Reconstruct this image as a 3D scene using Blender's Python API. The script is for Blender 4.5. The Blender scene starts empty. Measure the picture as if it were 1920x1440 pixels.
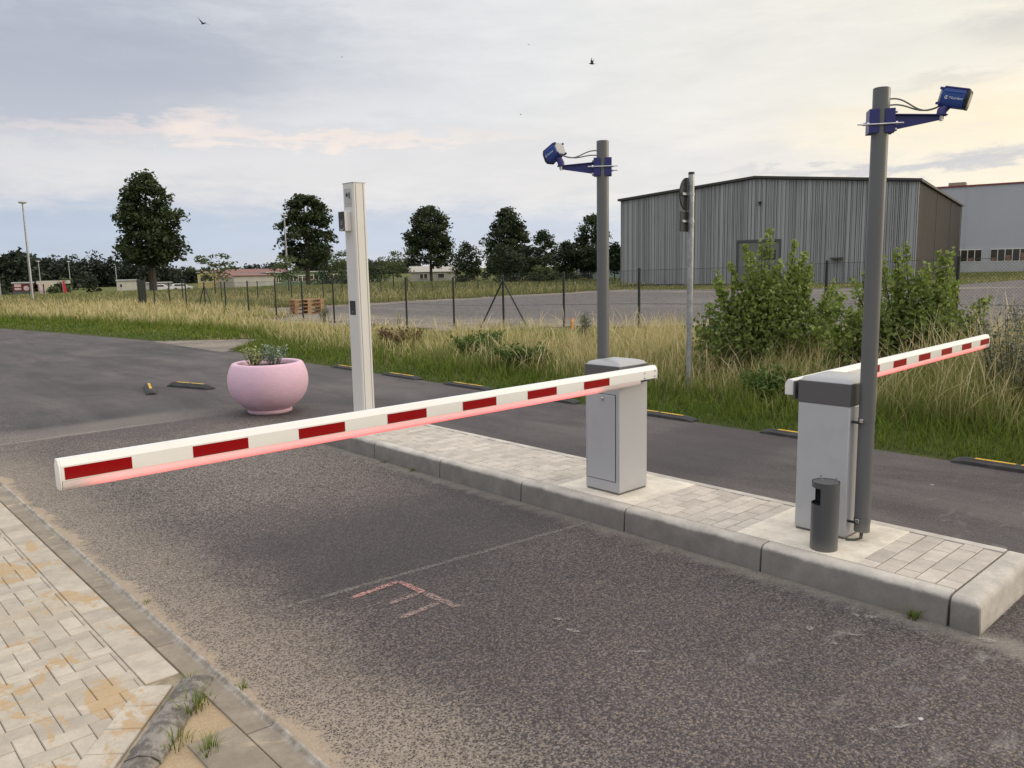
import bpy, bmesh, math, random
import numpy as np
from mathutils import Matrix, Vector, Euler
R = math.radians
rng = np.random.default_rng(7)
random.seed(7)
sc = bpy.context.scene
col = sc.collection

# ------------------------------------------------------------------ camera
CAMH = 1.758
HEAD, PITCH, ROLL = 0.829137111, 0.145713627, 0.0198035980
f_ = Vector((math.cos(HEAD)*math.cos(PITCH), math.sin(HEAD)*math.cos(PITCH), -math.sin(PITCH)))
r_ = Vector((math.sin(HEAD), -math.cos(HEAD), 0)); d_ = f_.cross(r_)
c_, s_ = math.cos(ROLL), math.sin(ROLL)
r2, d2 = c_*r_+s_*d_, -s_*r_+c_*d_
cam_d = bpy.data.cameras.new('camera'); cam = bpy.data.objects.new('camera', cam_d); col.objects.link(cam)
cam_d.sensor_fit = 'HORIZONTAL'; cam_d.sensor_width = 36; cam_d.lens = 1499.52/1920*36
cam_d.clip_start = .05; cam_d.clip_end = 3000
M = Matrix((( r2.x, -d2.x, -f_.x, 0), (r2.y, -d2.y, -f_.y, 0), (r2.z, -d2.z, -f_.z, CAMH), (0, 0, 0, 1)))
cam.matrix_world = M
sc.camera = cam

# ------------------------------------------------------------------ light
SUN_AZ, SUN_EL = R(-38), R(17)
sun_d = bpy.data.lights.new('sun', 'SUN'); sun_d.energy = 1.35; sun_d.angle = R(24); sun_d.color = (1, .9, .76)
sun = bpy.data.objects.new('sun', sun_d); col.objects.link(sun)
sdir = Vector((math.cos(SUN_AZ)*math.cos(SUN_EL), math.sin(SUN_AZ)*math.cos(SUN_EL), math.sin(SUN_EL)))
sun.rotation_euler = sdir.to_track_quat('Z', 'Y').to_euler()
sc.view_settings.view_transform = 'Standard'; sc.view_settings.look = 'None'
sc.view_settings.exposure = 0; sc.view_settings.gamma = 1
try: sc.view_settings.use_curve_mapping = False
except Exception: pass


class NT:
    """small helper for building node trees"""
    def __init__(s, tree): s.t = tree; s.n = tree.nodes; s.l = tree.links
    def new(s, typ, **kw):
        n = s.n.new(typ)
        for k, v in kw.items(): setattr(n, k, v)
        return n
    def put(s, sock, v):
        if v is None: return
        if hasattr(v, 'is_output') or isinstance(v, bpy.types.NodeSocket): s.l.new(v, sock)
        else:
            if isinstance(v, (tuple, list)) and len(v) == 3 and sock.type == 'RGBA': v = (*v, 1)
            sock.default_value = v
    def m(s, op, a, b=None, c=None, clamp=False):
        n = s.new('ShaderNodeMath', operation=op); n.use_clamp = clamp
        s.put(n.inputs[0], a); s.put(n.inputs[1], b); s.put(n.inputs[2], c); return n.outputs[0]
    def vm(s, op, a, b=None):
        n = s.new('ShaderNodeVectorMath', operation=op); s.put(n.inputs[0], a); s.put(n.inputs[1], b)
        return n.outputs['Value'] if op in ('DOT_PRODUCT', 'LENGTH') else n.outputs[0]
    def mix(s, f, a, b, mode='MIX'):
        n = s.new('ShaderNodeMix', data_type='RGBA', blend_type=mode); n.clamp_factor = True
        s.put(n.inputs['Factor'], f); s.put(n.inputs[6], a); s.put(n.inputs[7], b); return n.outputs[2]
    def ramp(s, x, lo, hi, a=0., b=1., smooth=True):
        n = s.new('ShaderNodeMapRange'); n.interpolation_type = 'SMOOTHSTEP' if smooth else 'LINEAR'
        s.put(n.inputs[0], x)
        for i, v in enumerate((lo, hi, a, b)): s.put(n.inputs[i+1], v)
        return n.outputs[0]
    def noise(s, vec, scale, detail=3, rough=.55, dist=0, out=0):
        n = s.new('ShaderNodeTexNoise'); s.put(n.inputs['Vector'], vec); n.inputs['Scale'].default_value = scale
        n.inputs['Detail'].default_value = detail; n.inputs['Roughness'].default_value = rough
        n.inputs['Distortion'].default_value = dist; return n.outputs[out]
    def voro(s, vec, scale, feature='F1', out='Distance', rnd=1):
        n = s.new('ShaderNodeTexVoronoi', feature=feature); s.put(n.inputs['Vector'], vec)
        n.inputs['Scale'].default_value = scale; n.inputs['Randomness'].default_value = rnd; return n.outputs[out]
    def sep(s, v):
        n = s.new('ShaderNodeSeparateXYZ'); s.put(n.inputs[0], v); return n.outputs
    def comb(s, x, y, z):
        n = s.new('ShaderNodeCombineXYZ')
        for i, v in enumerate((x, y, z)): s.put(n.inputs[i], v)
        return n.outputs[0]
    def curve(s, x, pts):
        n = s.new('ShaderNodeValToRGB'); s.put(n.inputs[0], x); e = n.color_ramp.elements
        while len(e) < len(pts): e.new(.5)
        for el, (p, c) in zip(e, pts): el.position = p; el.color = (*c, 1)
        return n.outputs[0]


# ------------------------------------------------------------------ sky
def build_world():
    w = bpy.data.worlds.new('World'); sc.world = w; w.use_nodes = True
    T = NT(w.node_tree); T.n.clear()
    out = T.new('ShaderNodeOutputWorld')
    sky = T.new('ShaderNodeTexSky', sky_type='NISHITA'); sky.sun_disc = False
    sky.sun_elevation = SUN_EL; sky.sun_rotation = math.pi/2-SUN_AZ; sky.dust_density = 2
    b1 = T.new('ShaderNodeBackground'); T.put(b1.inputs[0], sky.outputs[0]); b1.inputs[1].default_value = .1
    D = T.new('ShaderNodeTexCoord').outputs['Generated']
    x, y, z = T.sep(D)
    az = T.m('ARCTAN2', y, x); el = T.m('ARCSINE', z)
    azd = T.m('MULTIPLY', az, 57.2958); eld = T.m('MULTIPLY', el, 57.2958)
    # warped coordinates, stretched along the horizon
    wv = T.comb(T.m('MULTIPLY', azd, .05), T.m('MULTIPLY', eld, .22), z)
    n1 = T.noise(wv, 1.3, 6, .6, .3); n2 = T.noise(wv, 3.1, 6, .62, .2)
    n3 = T.noise(T.comb(T.m('MULTIPLY', azd, .13), T.m('MULTIPLY', eld, .5), 3.3), 2.2, 7, .65, .4)
    waz = T.m('ADD', azd, T.m('MULTIPLY', T.m('SUBTRACT', n1, .5), 22.))
    wel = T.m('ADD', eld, T.m('ADD', T.m('MULTIPLY', T.m('SUBTRACT', n3, .5), 3.2), T.m('MULTIPLY', T.m('SUBTRACT', n2, .5), 3.0)))
    sh = Vector((sdir.x, sdir.y, 0)).normalized()
    s = T.vm('DOT_PRODUCT', D, (sh.x, sh.y, 0.))
    base = T.curve(T.ramp(s, -1, 1, 0, 1, False), [(0, (.46, .49, .56)), (.30, (.56, .60, .67)), (.50, (.76, .765, .785)), (.66, (.88, .85, .80)), (.80, (1.02, .92, .74)), (.92, (1.08, .93, .66)), (1, (1.35, 1.1, .70))])
    up = T.ramp(eld, 19, 62, 0, 1)
    c = T.mix(up, base, (1.62, 1.60, 1.60))
    def blob(az0, el0, ra, re, colr, op, soft=.45):
        nonlocal c
        da = T.m('DIVIDE', T.m('SUBTRACT', waz, az0), ra); de = T.m('DIVIDE', T.m('SUBTRACT', wel, el0), re)
        q = T.m('SQRT', T.m('ADD', T.m('MULTIPLY', da, da), T.m('MULTIPLY', de, de)))
        f = T.m('MULTIPLY', T.ramp(q, 1+soft, 1-soft, 0, 1), op)
        c = T.mix(f, c, colr)
    blob(76, 2.6, 34, 1.9, (.50, .585, .73), .75, .8)          # low blue band on the left
    blob(42, 2.2, 24, 1.3, (.60, .67, .80), .6, .9)
    blob(62, 6.6, 30, 2.0, (.80, .78, .785), .8, .8)
    blob(62, 10.6, 16, .9, (.80, .79, .80), .55, .9)
    blob(77, 11.6, 13, 2.6, (.47, .50, .58), .8, .7)          # grey bank, upper left
    blob(68, 13.8, 13, 2.5, (.45, .48, .56), .75, .8)
    blob(86, 15.5, 14, 3.0, (.44, .47, .55), .65, .9)
    blob(73, 9.0, 6, .4, (.88, .76, .72), .55, .9)          # rosy band
    blob(57, 8.7, 9, .38, (.96, .83, .75), .75, .9)
    blob(66, 9.3, 3.0, .6, (.97, .83, .75), .8, .9)
    blob(48, 14.5, 10, 3.4, (.80, .81, .82), .6, .9)
    blob(25, 13.5, 12, 3.2, (.80, .80, .75), .6, .9)
    blob(14, 13.0, 5, 1.2, (.62, .60, .58), .65, .9)
    blob(22, 10.6, 2.4, .45, (.68, .66, .61), .55, .9)
    blob(18, 8.4, 8, 1.6, (1.0, .88, .66), .8, .9)
    blob(22, 5.6, 10, .35, (.60, .60, .64), .75, .8)          # thin grey streak above the hall
    blob(13, 5.9, 7, .6, (.60, .60, .64), .7, .8)
    tex = T.m('ADD', T.m('MULTIPLY', T.m('SUBTRACT', n2, .5), .20), T.m('MULTIPLY', T.m('SUBTRACT', n3, .5), .13))
    c = T.mix(1, c, T.comb(T.m('ADD', 1, tex), T.m('ADD', 1, T.m('MULTIPLY', tex, .9)), T.m('ADD', 1, T.m('MULTIPLY', tex, .75))), 'MULTIPLY')
    b2 = T.new('ShaderNodeBackground'); T.put(b2.inputs[0], c); b2.inputs[1].default_value = 1.06
    mx = T.new('ShaderNodeMixShader'); mx.inputs[0].default_value = .93
    T.l.new(b1.outputs[0], mx.inputs[1]); T.l.new(b2.outputs[0], mx.inputs[2]); T.l.new(mx.outputs[0], out.inputs[0])
build_world()

# ------------------------------------------------------------------ mesh helpers
class MB:
    def __init__(s): s.v = []; s.f = []; s.sm = []
    def add(s, vs, fs, smooth=False):
        o = len(s.v); s.v += [tuple(v) for v in vs]; s.f += [tuple(i+o for i in f) for f in fs]; s.sm += [smooth]*len(fs); return s
    def box(s, x0, x1, y0, y1, z0, z1, mat=None):
        vs = [Vector(p) for p in ((x0,y0,z0),(x1,y0,z0),(x1,y1,z0),(x0,y1,z0),(x0,y0,z1),(x1,y0,z1),(x1,y1,z1),(x0,y1,z1))]
        if mat is not None: vs = [mat @ v for v in vs]
        return s.add(vs, [(0,3,2,1),(4,5,6,7),(0,1,5,4),(1,2,6,5),(2,3,7,6),(3,0,4,7)])
    def prism(s, pts, a, b, axis='y', mat=None, smooth=False):
        """closed 2-D outline pts swept from a to b along axis; outline is (x,z) for y, (y,z) for x, (x,y) for z"""
        def P(p, t): return {'y': (p[0], t, p[1]), 'x': (t, p[0], p[1]), 'z': (p[0], p[1], t)}[axis]
        n = len(pts); vs = [Vector(P(p, a)) for p in pts]+[Vector(P(p, b)) for p in pts]
        if mat is not None: vs = [mat @ v for v in vs]
        fs = [(i, (i+1) % n, n+(i+1) % n, n+i) for i in range(n)]
        s.add(vs, fs, smooth); s.add(vs, [tuple(range(n))[::-1], tuple(range(n, 2*n))]); return s
    def tube(s, path, rad, n=10, cap=True):
        path = [Vector(p) for p in path]; rs = rad if isinstance(rad, (list, tuple)) else [rad]*len(path)
        vs = []; up = None
        for i, p in enumerate(path):
            t = (path[min(i+1, len(path)-1)]-path[max(i-1, 0)]).normalized()
            if up is None: up = Vector((0,0,1)) if abs(t.z) < .9 else Vector((1,0,0))
            a = t.cross(up).normalized(); b = t.cross(a); up = a.cross(t) if abs(t.dot(up)) < .99 else up
            for k in range(n):
                w = 2*math.pi*k/n; vs.append(p+(a*math.cos(w)+b*math.sin(w))*rs[i])
        fs = [(i*n+k, i*n+(k+1) % n, (i+1)*n+(k+1) % n, (i+1)*n+k) for i in range(len(path)-1) for k in range(n)]
        s.add(vs, fs, True)
        if cap: s.add(vs, [tuple(range(n)), tuple(range((len(path)-1)*n, len(path)*n))[::-1]])
        return s
    def lathe(s, prof, n=48, cx=0, cy=0):
        vs = [(cx+r*math.cos(2*math.pi*k/n), cy+r*math.sin(2*math.pi*k/n), z) for r, z in prof for k in range(n)]
        fs = [(i*n+k, i*n+(k+1) % n, (i+1)*n+(k+1) % n, (i+1)*n+k) for i in range(len(prof)-1) for k in range(n)]
        return s.add(vs, fs, True)
    def build(s, name, mat, parent=None, bevel=0, seg=2, ang=35):
        me = bpy.data.meshes.new(name); me.from_pydata([tuple(v) for v in s.v], [], s.f)
        bm = bmesh.new(); bm.from_mesh(me); bmesh.ops.remove_doubles(bm, verts=bm.verts, dist=1e-6)
        bmesh.ops.recalc_face_normals(bm, faces=bm.faces); bm.to_mesh(me); bm.free()
        me.polygons.foreach_set('use_smooth', [True]*len(me.polygons)); me.set_sharp_from_angle(angle=R(ang))
        return link(name, me, mat, parent, bevel, seg)

def link(name, me, mat, parent=None, bevel=0, seg=2):
    o = bpy.data.objects.new(name, me); col.objects.link(o); me.materials.append(mat)
    if parent is not None: o.parent = parent
    if bevel:
        b = o.modifiers.new('bevel', 'BEVEL'); b.width = bevel; b.segments = seg; b.limit_method = 'ANGLE'; b.angle_limit = R(40)
        b.harden_normals = False
    return o
def tag(o, label=None, cat=None, group=None, kind=None):
    if label: o['label'] = label
    if cat: o['category'] = cat
    if group: o['group'] = group
    if kind: o['kind'] = kind
    return o
def thing(name, loc, label, cat, group=None, rz=0):
    o = bpy.data.objects.new(name, None); col.objects.link(o); o.empty_display_size = .2
    o.location = loc; o.rotation_euler = (0, 0, rz); return tag(o, label, cat, group)
def npmesh(name, verts, quads, tint=None, hgt=None, smooth=False):
    """verts (n,3), faces (m,4) numpy; tint / hgt are per-vertex floats"""
    me = bpy.data.meshes.new(name); n, m = len(verts), len(quads); k = quads.shape[1]
    me.vertices.add(n); me.vertices.foreach_set('co', verts.astype(np.float32).ravel())
    me.loops.add(m*k); me.loops.foreach_set('vertex_index', quads.astype(np.int32).ravel())
    me.polygons.add(m); me.polygons.foreach_set('loop_start', np.arange(0, m*k, k, dtype=np.int32))
    me.polygons.foreach_set('use_smooth', np.full(m, smooth))
    me.update(calc_edges=True)
    for nm, a in (('tint', tint), ('hgt', hgt)):
        if a is not None:
            at = me.attributes.new(nm, 'FLOAT', 'POINT'); at.data.foreach_set('value', a.astype(np.float32))
    return me

def ss(a, b, x):
    t = np.clip((np.asarray(x, float)-a)/(b-a), 0, 1); return t*t*(3-2*t)
def gh(x, y):
    return .35*ss(7.6, 14, x)*(1-ss(4, 28, y)) + .2*ss(20, 52, x)*(1-ss(12, 44, y)) - 2.0*ss(55, 185, y)*(1-ss(110, 190, x))
def pn(x, y, sc_, seed=0):
    """cheap smooth 2-D noise in about 0..1"""
    r = np.random.default_rng(seed); o = 0
    for i in range(5):
        a, p = r.uniform(0, 6.28, 2); f = (1.0+.7*i)/sc_
        o = o+np.sin((x*math.cos(a)+y*math.sin(a))*f*2+p+1.3*np.sin((y*math.cos(a)-x*math.sin(a))*f*1.3+p*2))/(1+.5*i)
    return .5+.25*o

# ------------------------------------------------------------------ materials
def mat(name, fn=None, base=(.5,.5,.5), rough=.5, metal=0, spec=.5, bump=None, vary=0, vscale=8, grime=0):
    m = bpy.data.materials.new(name); m.use_nodes = True; T = NT(m.node_tree)
    b = T.n['Principled BSDF']; b.inputs['Roughness'].default_value = rough; b.inputs['Metallic'].default_value = metal
    b.inputs['Specular IOR Level'].default_value = spec
    pos = T.new('ShaderNodeTexCoord').outputs['Object']
    c = (*base, 1)
    if vary:
        n = T.noise(pos, vscale, 5, .6)
        c = T.mix(T.ramp(n, .3, .7), tuple(v*(1-vary) for v in base), tuple(min(1, v*(1+vary)) for v in base))
    if grime:
        g = T.noise(pos, 3.1, 6, .7, .5); c = T.mix(T.m('MULTIPLY', T.ramp(g, .52, .72), grime), c, (.16, .13, .10))
        T.put(b.inputs['Roughness'], T.m('ADD', rough, T.m('MULTIPLY', T.m('SUBTRACT', g, .5), .3)))
    if bump:
        bp = T.new('ShaderNodeBump'); bp.inputs['Strength'].default_value = bump[1]; bp.inputs['Distance'].default_value = bump[2] if len(bump) > 2 else .005
        T.put(bp.inputs['Height'], T.noise(pos, bump[0], 4, .6)); T.l.new(bp.outputs[0], b.inputs['Normal'])
    T.put(b.inputs['Base Color'], c)
    if fn: fn(T, b, pos)
    return m

def leaf_mat(name, dark, light, rough=.55, trans=.25, spec=.35):
    m = bpy.data.materials.new(name); m.use_nodes = True; T = NT(m.node_tree); b = T.n['Principled BSDF']
    a = T.new('ShaderNodeAttribute', attribute_name='tint').outputs['Fac']
    c = T.mix(a, dark, light)
    T.put(b.inputs['Base Color'], c); b.inputs['Roughness'].default_value = rough; b.inputs['Specular IOR Level'].default_value = spec
    t = T.new('ShaderNodeBsdfTranslucent'); T.put(t.inputs[0], T.mix(.5, c, light))
    mx = T.new('ShaderNodeMixShader'); mx.inputs[0].default_value = trans
    T.l.new(b.outputs[0], mx.inputs[1]); T.l.new(t.outputs[0], mx.inputs[2])
    T.l.new(mx.outputs[0], T.n['Material Output'].inputs[0]); return m

def asphalt(T, b, pos):
    x, y, z = T.sep(pos)
    wob = T.noise(pos, 1.6, 5, .6); wob2 = T.noise(pos, .45, 4, .6); wob3 = T.noise(pos, 7, 4, .65)
    st = T.voro(pos, 120, out='Color'); stv = T.sep(st)[0]; sth = T.sep(st)[1]
    st2 = T.sep(T.voro(pos, 230, out='Color'))[0]; d = T.voro(pos, 120)
    fine = T.noise(pos, 60, 3, .7)
    v = T.m('ADD', T.m('MULTIPLY', T.m('POWER', stv, 2.2), .62), T.m('MULTIPLY', T.m('POWER', st2, 3), .38))
    v = T.m('MULTIPLY', v, T.ramp(fine, .32, .66, .5, 1.35))
    c = T.mix(v, (.0225, .0185, .0192), (.198, .168, .166))
    c = T.mix(T.m('MULTIPLY', T.ramp(sth, .82, .98), .45), c, (.30, .23, .15))
    # older coarse surface in the near lane, tighter and darker in the far lane and beyond the seam
    far = T.m('MAXIMUM', T.ramp(x, 4.6, 4.9), T.ramp(T.m('ADD', y, T.m('MULTIPLY', wob, .5)), 10.35, 10.75))
    c2 = T.mix(T.m('MULTIPLY', v, .8), (.042, .035, .037), (.128, .110, .111))
    c = T.mix(T.m('MULTIPLY', far, .85), c, c2)
    stk = T.noise(T.vm('MULTIPLY', pos, (.9, .22, 1.)), 1.5, 7, .7, .6); stk2 = T.noise(T.vm('MULTIPLY', pos, (2.2, .5, 1.)), 2.2, 6, .75, 1.)
    c = T.mix(T.m('MULTIPLY', far, T.ramp(stk, .40, .66, 0, .5)), c, (.125, .112, .108))
    c = T.mix(T.m('MULTIPLY', far, T.ramp(stk, .48, .34, 0, .45)), c, (.034, .030, .033))
    c = T.mix(T.m('MULTIPLY', far, T.ramp(stk2, .66, .78, 0, .6)), c, (.34, .31, .28))
    band = T.m('MULTIPLY', T.m('MULTIPLY', T.ramp(T.m('ADD', y, T.m('MULTIPLY', wob3, .12)), 9.72, 9.82), T.ramp(T.m('ADD', y, T.m('MULTIPLY', wob, .5)), 10.9, 10.5)), T.ramp(x, 4.2, 3.2))
    c = T.mix(T.m('MULTIPLY', band, .35), c, (.26, .23, .20))
    edge = T.m('MULTIPLY', T.ramp(T.m('ABSOLUTE', T.m('SUBTRACT', T.m('ADD', y, T.m('MULTIPLY', T.noise(pos, 3, 4), .16)), 9.86)), .03, .0), T.ramp(x, 3.6, 2.8))
    c = T.mix(T.m('MULTIPLY', edge, .5), c, (.33, .30, .26))
    # the near lane is bleached where it is worn; the rest keeps its dark binder. Edges break up stone by stone
    ed = T.m('ADD', T.m('MULTIPLY', T.m('SUBTRACT', wob, .5), 1.1), T.m('MULTIPLY', T.m('SUBTRACT', sth, .5), .55))
    w1 = T.ramp(T.m('ADD', x, T.m('MULTIPLY', ed, .7)), 2.15, 1.55)
    w2 = T.m('MULTIPLY', T.ramp(T.m('ADD', y, ed), 5.25, 5.85), T.ramp(T.m('ADD', y, ed), 9.4, 8.6))
    w3 = T.m('MULTIPLY', T.ramp(T.noise(pos, .8, 5, .65, .5), .56, .72), .22)
    worn = T.m('MULTIPLY', T.m('MAXIMUM', T.m('MAXIMUM', w1, w2), w3), T.ramp(x, 4.5, 3.9))
    cw = T.mix(T.m('MULTIPLY', T.ramp(T.m('ADD', stv, T.m('MULTIPLY', T.m('SUBTRACT', fine, .5), .5)), .40, .66), T.m('ADD', .35, T.m('MULTIPLY', st2, .65))), (.030, .024, .024), (.40, .34, .29))
    c = T.mix(T.m('MULTIPLY', worn, .56), c, cw)
    dk = T.m('MULTIPLY', T.m('MULTIPLY', T.ramp(T.m('ADD', y, T.m('MULTIPLY', ed, .5)), 5.2, 4.9), T.ramp(T.m('ADD', y, T.m('MULTIPLY', ed, .5)), 3.55, 3.8)), T.ramp(T.m('ADD', x, T.m('MULTIPLY', ed, .6)), 1.75, 2.15))
    c = T.mix(T.m('MULTIPLY', dk, .50), c, (.034, .029, .031))
    oil = T.noise(pos, 1.1, 3, .5); c = T.mix(T.m('MULTIPLY', T.ramp(oil, .66, .78), .35), c, (.035, .030, .031))
    c = T.mix(1, c, T.mix(T.ramp(wob2, .35, .65), (.82, .82, .83), (1.16, 1.14, 1.12)), 'MULTIPLY')
    # dust and sand along the left kerb, filling between the stones
    e = T.m('ADD', T.m('SUBTRACT', x, 1.27), T.m('MULTIPLY', T.m('SUBTRACT', wob, .5), .35))
    e = T.m('ADD', e, T.m('ADD', T.m('MULTIPLY', T.m('SUBTRACT', wob3, .5), .16), T.m('MULTIPLY', T.m('SUBTRACT', T.noise(pos, 34, 4, .75), .5), .17)))
    gap = T.ramp(d, .42, .62)
    dust = T.m('MULTIPLY', T.ramp(e, .75, .05, 0, .62), T.m('MAXIMUM', gap, T.ramp(st2, .62, .9)))
    dust = T.m('MULTIPLY', dust, T.ramp(y, 10, 8.5))
    c = T.mix(dust, c, (.36, .30, .225))
    sand = T.m('MULTIPLY', T.ramp(e, .085, .02), T.ramp(y, 12, 9))
    c = T.mix(T.m('MULTIPLY', sand, .92), c, T.mix(T.noise(pos, 90, 3, .7), (.26, .20, .14), (.46, .37, .27)))
    # whitish concrete dust along the island and grey scuffs
    k = T.m('MULTIPLY', T.ramp(T.m('ADD', T.m('ABSOLUTE', T.m('SUBTRACT', x, 3.98)), T.m('MULTIPLY', T.m('SUBTRACT', wob3, .5), .25)), .17, .0), T.ramp(x, 4.3, 4.0))
    k = T.m('MULTIPLY', k, T.ramp(y, 8.1, 7.7)); c = T.mix(T.m('MULTIPLY', k, .5), c, (.29, .265, .225))
    sc1 = T.noise(T.vm('MULTIPLY', pos, (1.2, 3.4, 1.)), 2.1, 6, .7, .7)
    nr = T.m('MULTIPLY', T.ramp(y, 2.6, 1.2), T.ramp(x, 2.4, 3.2))
    c = T.mix(T.m('MULTIPLY', T.m('MULTIPLY', T.ramp(sc1, .54, .72), nr), .36), c, (.36, .34, .315))
    sc2 = T.noise(T.vm('MULTIPLY', pos, (1., 2.2, 1.)), 3.3, 7, .75, 1.2)
    c = T.mix(T.m('MULTIPLY', T.ramp(sc2, .67, .80), .40), c, (.40, .375, .345))
    spl = T.voro(pos, 3.2); spm = T.m('MULTIPLY', T.ramp(T.m('ADD', spl, T.m('MULTIPLY', T.noise(pos, 30, 3), .05)), .085, .065), T.ramp(T.sep(T.voro(pos, 3.2, out='Color'))[0], .80, .83))
    c = T.mix(T.m('MULTIPLY', spm, T.m('MULTIPLY', T.ramp(y, 3, 1.6), .85)), c, (.55, .53, .51))
    T.put(b.inputs['Base Color'], c); b.inputs['Roughness'].default_value = .82
    bp = T.new('ShaderNodeBump'); bp.inputs['Strength'].default_value = .4; bp.inputs['Distance'].default_value = .005
    T.put(bp.inputs['Height'], T.m('ADD', T.m('MULTIPLY', stv, .7), T.m('SUBTRACT', fine, d))); T.l.new(bp.outputs[0], b.inputs['Normal'])
M_asphalt = mat('asphalt', asphalt)

def groundf(T, b, pos):
    x, y, z = T.sep(pos)
    n = T.noise(pos, .35, 5, .6); n2 = T.noise(pos, 6, 5, .7); n3 = T.noise(pos, .06, 4, .6)
    c = T.mix(T.ramp(T.m('ADD', n, T.m('MULTIPLY', T.m('SUBTRACT', n2, .5), .4)), .4, .6), (.060, .080, .022), (.21, .175, .080))
    c = T.mix(T.m('MULTIPLY', T.ramp(n3, .42, .56), T.ramp(y, 60, 110)), c, (.10, .125, .040))
    near = T.ramp(T.m('ADD', x, n), 9.6, 8.2)
    c = T.mix(T.m('MULTIPLY', near, .9), c, T.mix(n2, (.035, .050, .014), (.085, .105, .030)))
    c = T.mix(1, c, T.mix(n2, (.7, .7, .7), (1.3, 1.3, 1.3)), 'MULTIPLY')
    T.put(b.inputs['Base Color'], c); b.inputs['Roughness'].default_value = .95; b.inputs['Specular IOR Level'].default_value = .1
M_ground = mat('ground', groundf)

def gravelf(T, b, pos):
    x, y, z = T.sep(pos)
    st = T.sep(T.voro(pos, 22, out='Color'))[0]; st2 = T.sep(T.voro(pos, 5, out='Color'))[0]
    n = T.noise(T.vm('MULTIPLY', pos, (.35, .08, 1.)), 1., 5, .65); n2 = T.noise(pos, .5, 5, .7, .8)
    v = T.m('ADD', T.m('MULTIPLY', st, .6), T.m('MULTIPLY', st2, .4))
    c = T.mix(v, (.078, .069, .068), (.215, .196, .192))
    c = T.mix(T.m('MULTIPLY', T.ramp(n, .55, .72), .55), c, (.27, .24, .215))
    edge = T.m('MAXIMUM', T.ramp(x, 18.6, 15.6), T.m('MAXIMUM', T.ramp(y, 33.2, 35.4), T.ramp(T.m('ABSOLUTE', T.m('SUBTRACT', x, 40)), 1.0, .4)))
    c = T.mix(T.m('MULTIPLY', edge, T.ramp(n2, .42, .6, .25, .8)), c, (.32, .275, .215))
    c = T.mix(T.m('MULTIPLY', T.ramp(n2, .56, .68), T.ramp(x, 24, 17)), c, (.12, .13, .055))
    T.put(b.inputs['Base Color'], c); b.inputs['Roughness'].default_value = .95; b.inputs['Specular IOR Level'].default_value = .15
    bp = T.new('ShaderNodeBump'); bp.inputs['Strength'].default_value = .6; bp.inputs['Distance'].default_value = .03
    T.put(bp.inputs['Height'], v); T.l.new(bp.outputs[0], b.inputs['Normal'])
M_gravel = mat('gravel', gravelf)

def concretef(base, sandy=0, dark=.0, ridge=0, face_dark=0):
    def fn(T, b, pos):
        n = T.noise(pos, 5, 6, .65); n2 = T.noise(pos, 42, 4, .7); n3 = T.noise(T.vm('MULTIPLY', pos, (3., 1., 6.)), 2, 5, .7)
        pit = T.voro(pos, 120)
        c = T.mix(T.ramp(n, .3, .7), tuple(v*.80 for v in base), tuple(v*1.12 for v in base))
        c = T.mix(1, c, T.mix(n2, (.84, .84, .84), (1.14, 1.14, 1.13)), 'MULTIPLY')
        c = T.mix(T.m('MULTIPLY', T.ramp(n3, .56, .74), .35), c, tuple(v*.5 for v in base))
        isl = T.new('ShaderNodeNewGeometry').outputs['Random Per Island']
        c = T.mix(1, c, T.mix(isl, (.90, .895, .89), (1.06, 1.06, 1.06)), 'MULTIPLY')
        z = T.sep(pos)[2]
        c = T.mix(T.m('MULTIPLY', T.ramp(T.m('ADD', z, T.m('MULTIPLY', n, .05)), .055, .015), .5), c, (.20, .17, .13))
        if face_dark:  # darker tone on the lane-facing side below the top edge, broken by noise
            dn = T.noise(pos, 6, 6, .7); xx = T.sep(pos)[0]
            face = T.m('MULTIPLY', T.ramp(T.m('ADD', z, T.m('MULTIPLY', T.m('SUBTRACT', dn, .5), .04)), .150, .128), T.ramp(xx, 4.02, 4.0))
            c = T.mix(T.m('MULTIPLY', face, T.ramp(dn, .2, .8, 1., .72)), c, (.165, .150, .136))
        if sandy:
            sn = T.noise(pos, 2.0, 6, .72, .9); c = T.mix(T.m('MULTIPLY', T.ramp(sn, .56, .66), sandy), c, (.50, .39, .25))
        if dark:
            dn = T.noise(pos, 11, 7, .8, .15); c = T.mix(T.m('MULTIPLY', T.ramp(dn, .44, .58), dark), c, (.075, .068, .060)); c = T.mix(T.m('MULTIPLY', T.ramp(T.noise(pos, 16, 6, .8, .1), .60, .70), dark*.7), c, (.42, .40, .37))
        if ridge:
            xx = T.sep(pos)[0]; rn = T.noise(pos, 18, 5, .7)
            c = T.mix(T.m('MULTIPLY', T.m('MULTIPLY', T.ramp(T.m('ABSOLUTE', T.m('SUBTRACT', xx, 1.260)), .030, .004), T.ramp(rn, .36, .66)), .6), c, (.52, .49, .45))
        T.put(b.inputs['Base Color'], c); b.inputs['Roughness'].default_value = .88; b.inputs['Specular IOR Level'].default_value = .3
        bp = T.new('ShaderNodeBump'); bp.inputs['Strength'].default_value = .35; bp.inputs['Distance'].default_value = .003
        T.put(bp.inputs['Height'], T.m('ADD', n2, T.m('MULTIPLY', pit, .5))); T.l.new(bp.outputs[0], b.inputs['Normal'])
    return fn
M_kerb = mat('kerb_concrete', concretef((.50, .465, .42), face_dark=1))
M_pad = mat('pad_concrete', concretef((.70, .645, .55)))
M_oldkerb = mat('old_kerb_concrete', concretef((.26, .238, .212), sandy=.5, dark=.75))
M_slab = mat('sandy_slab_concrete', concretef((.31, .265, .21), sandy=.9, dark=.12))
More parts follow.
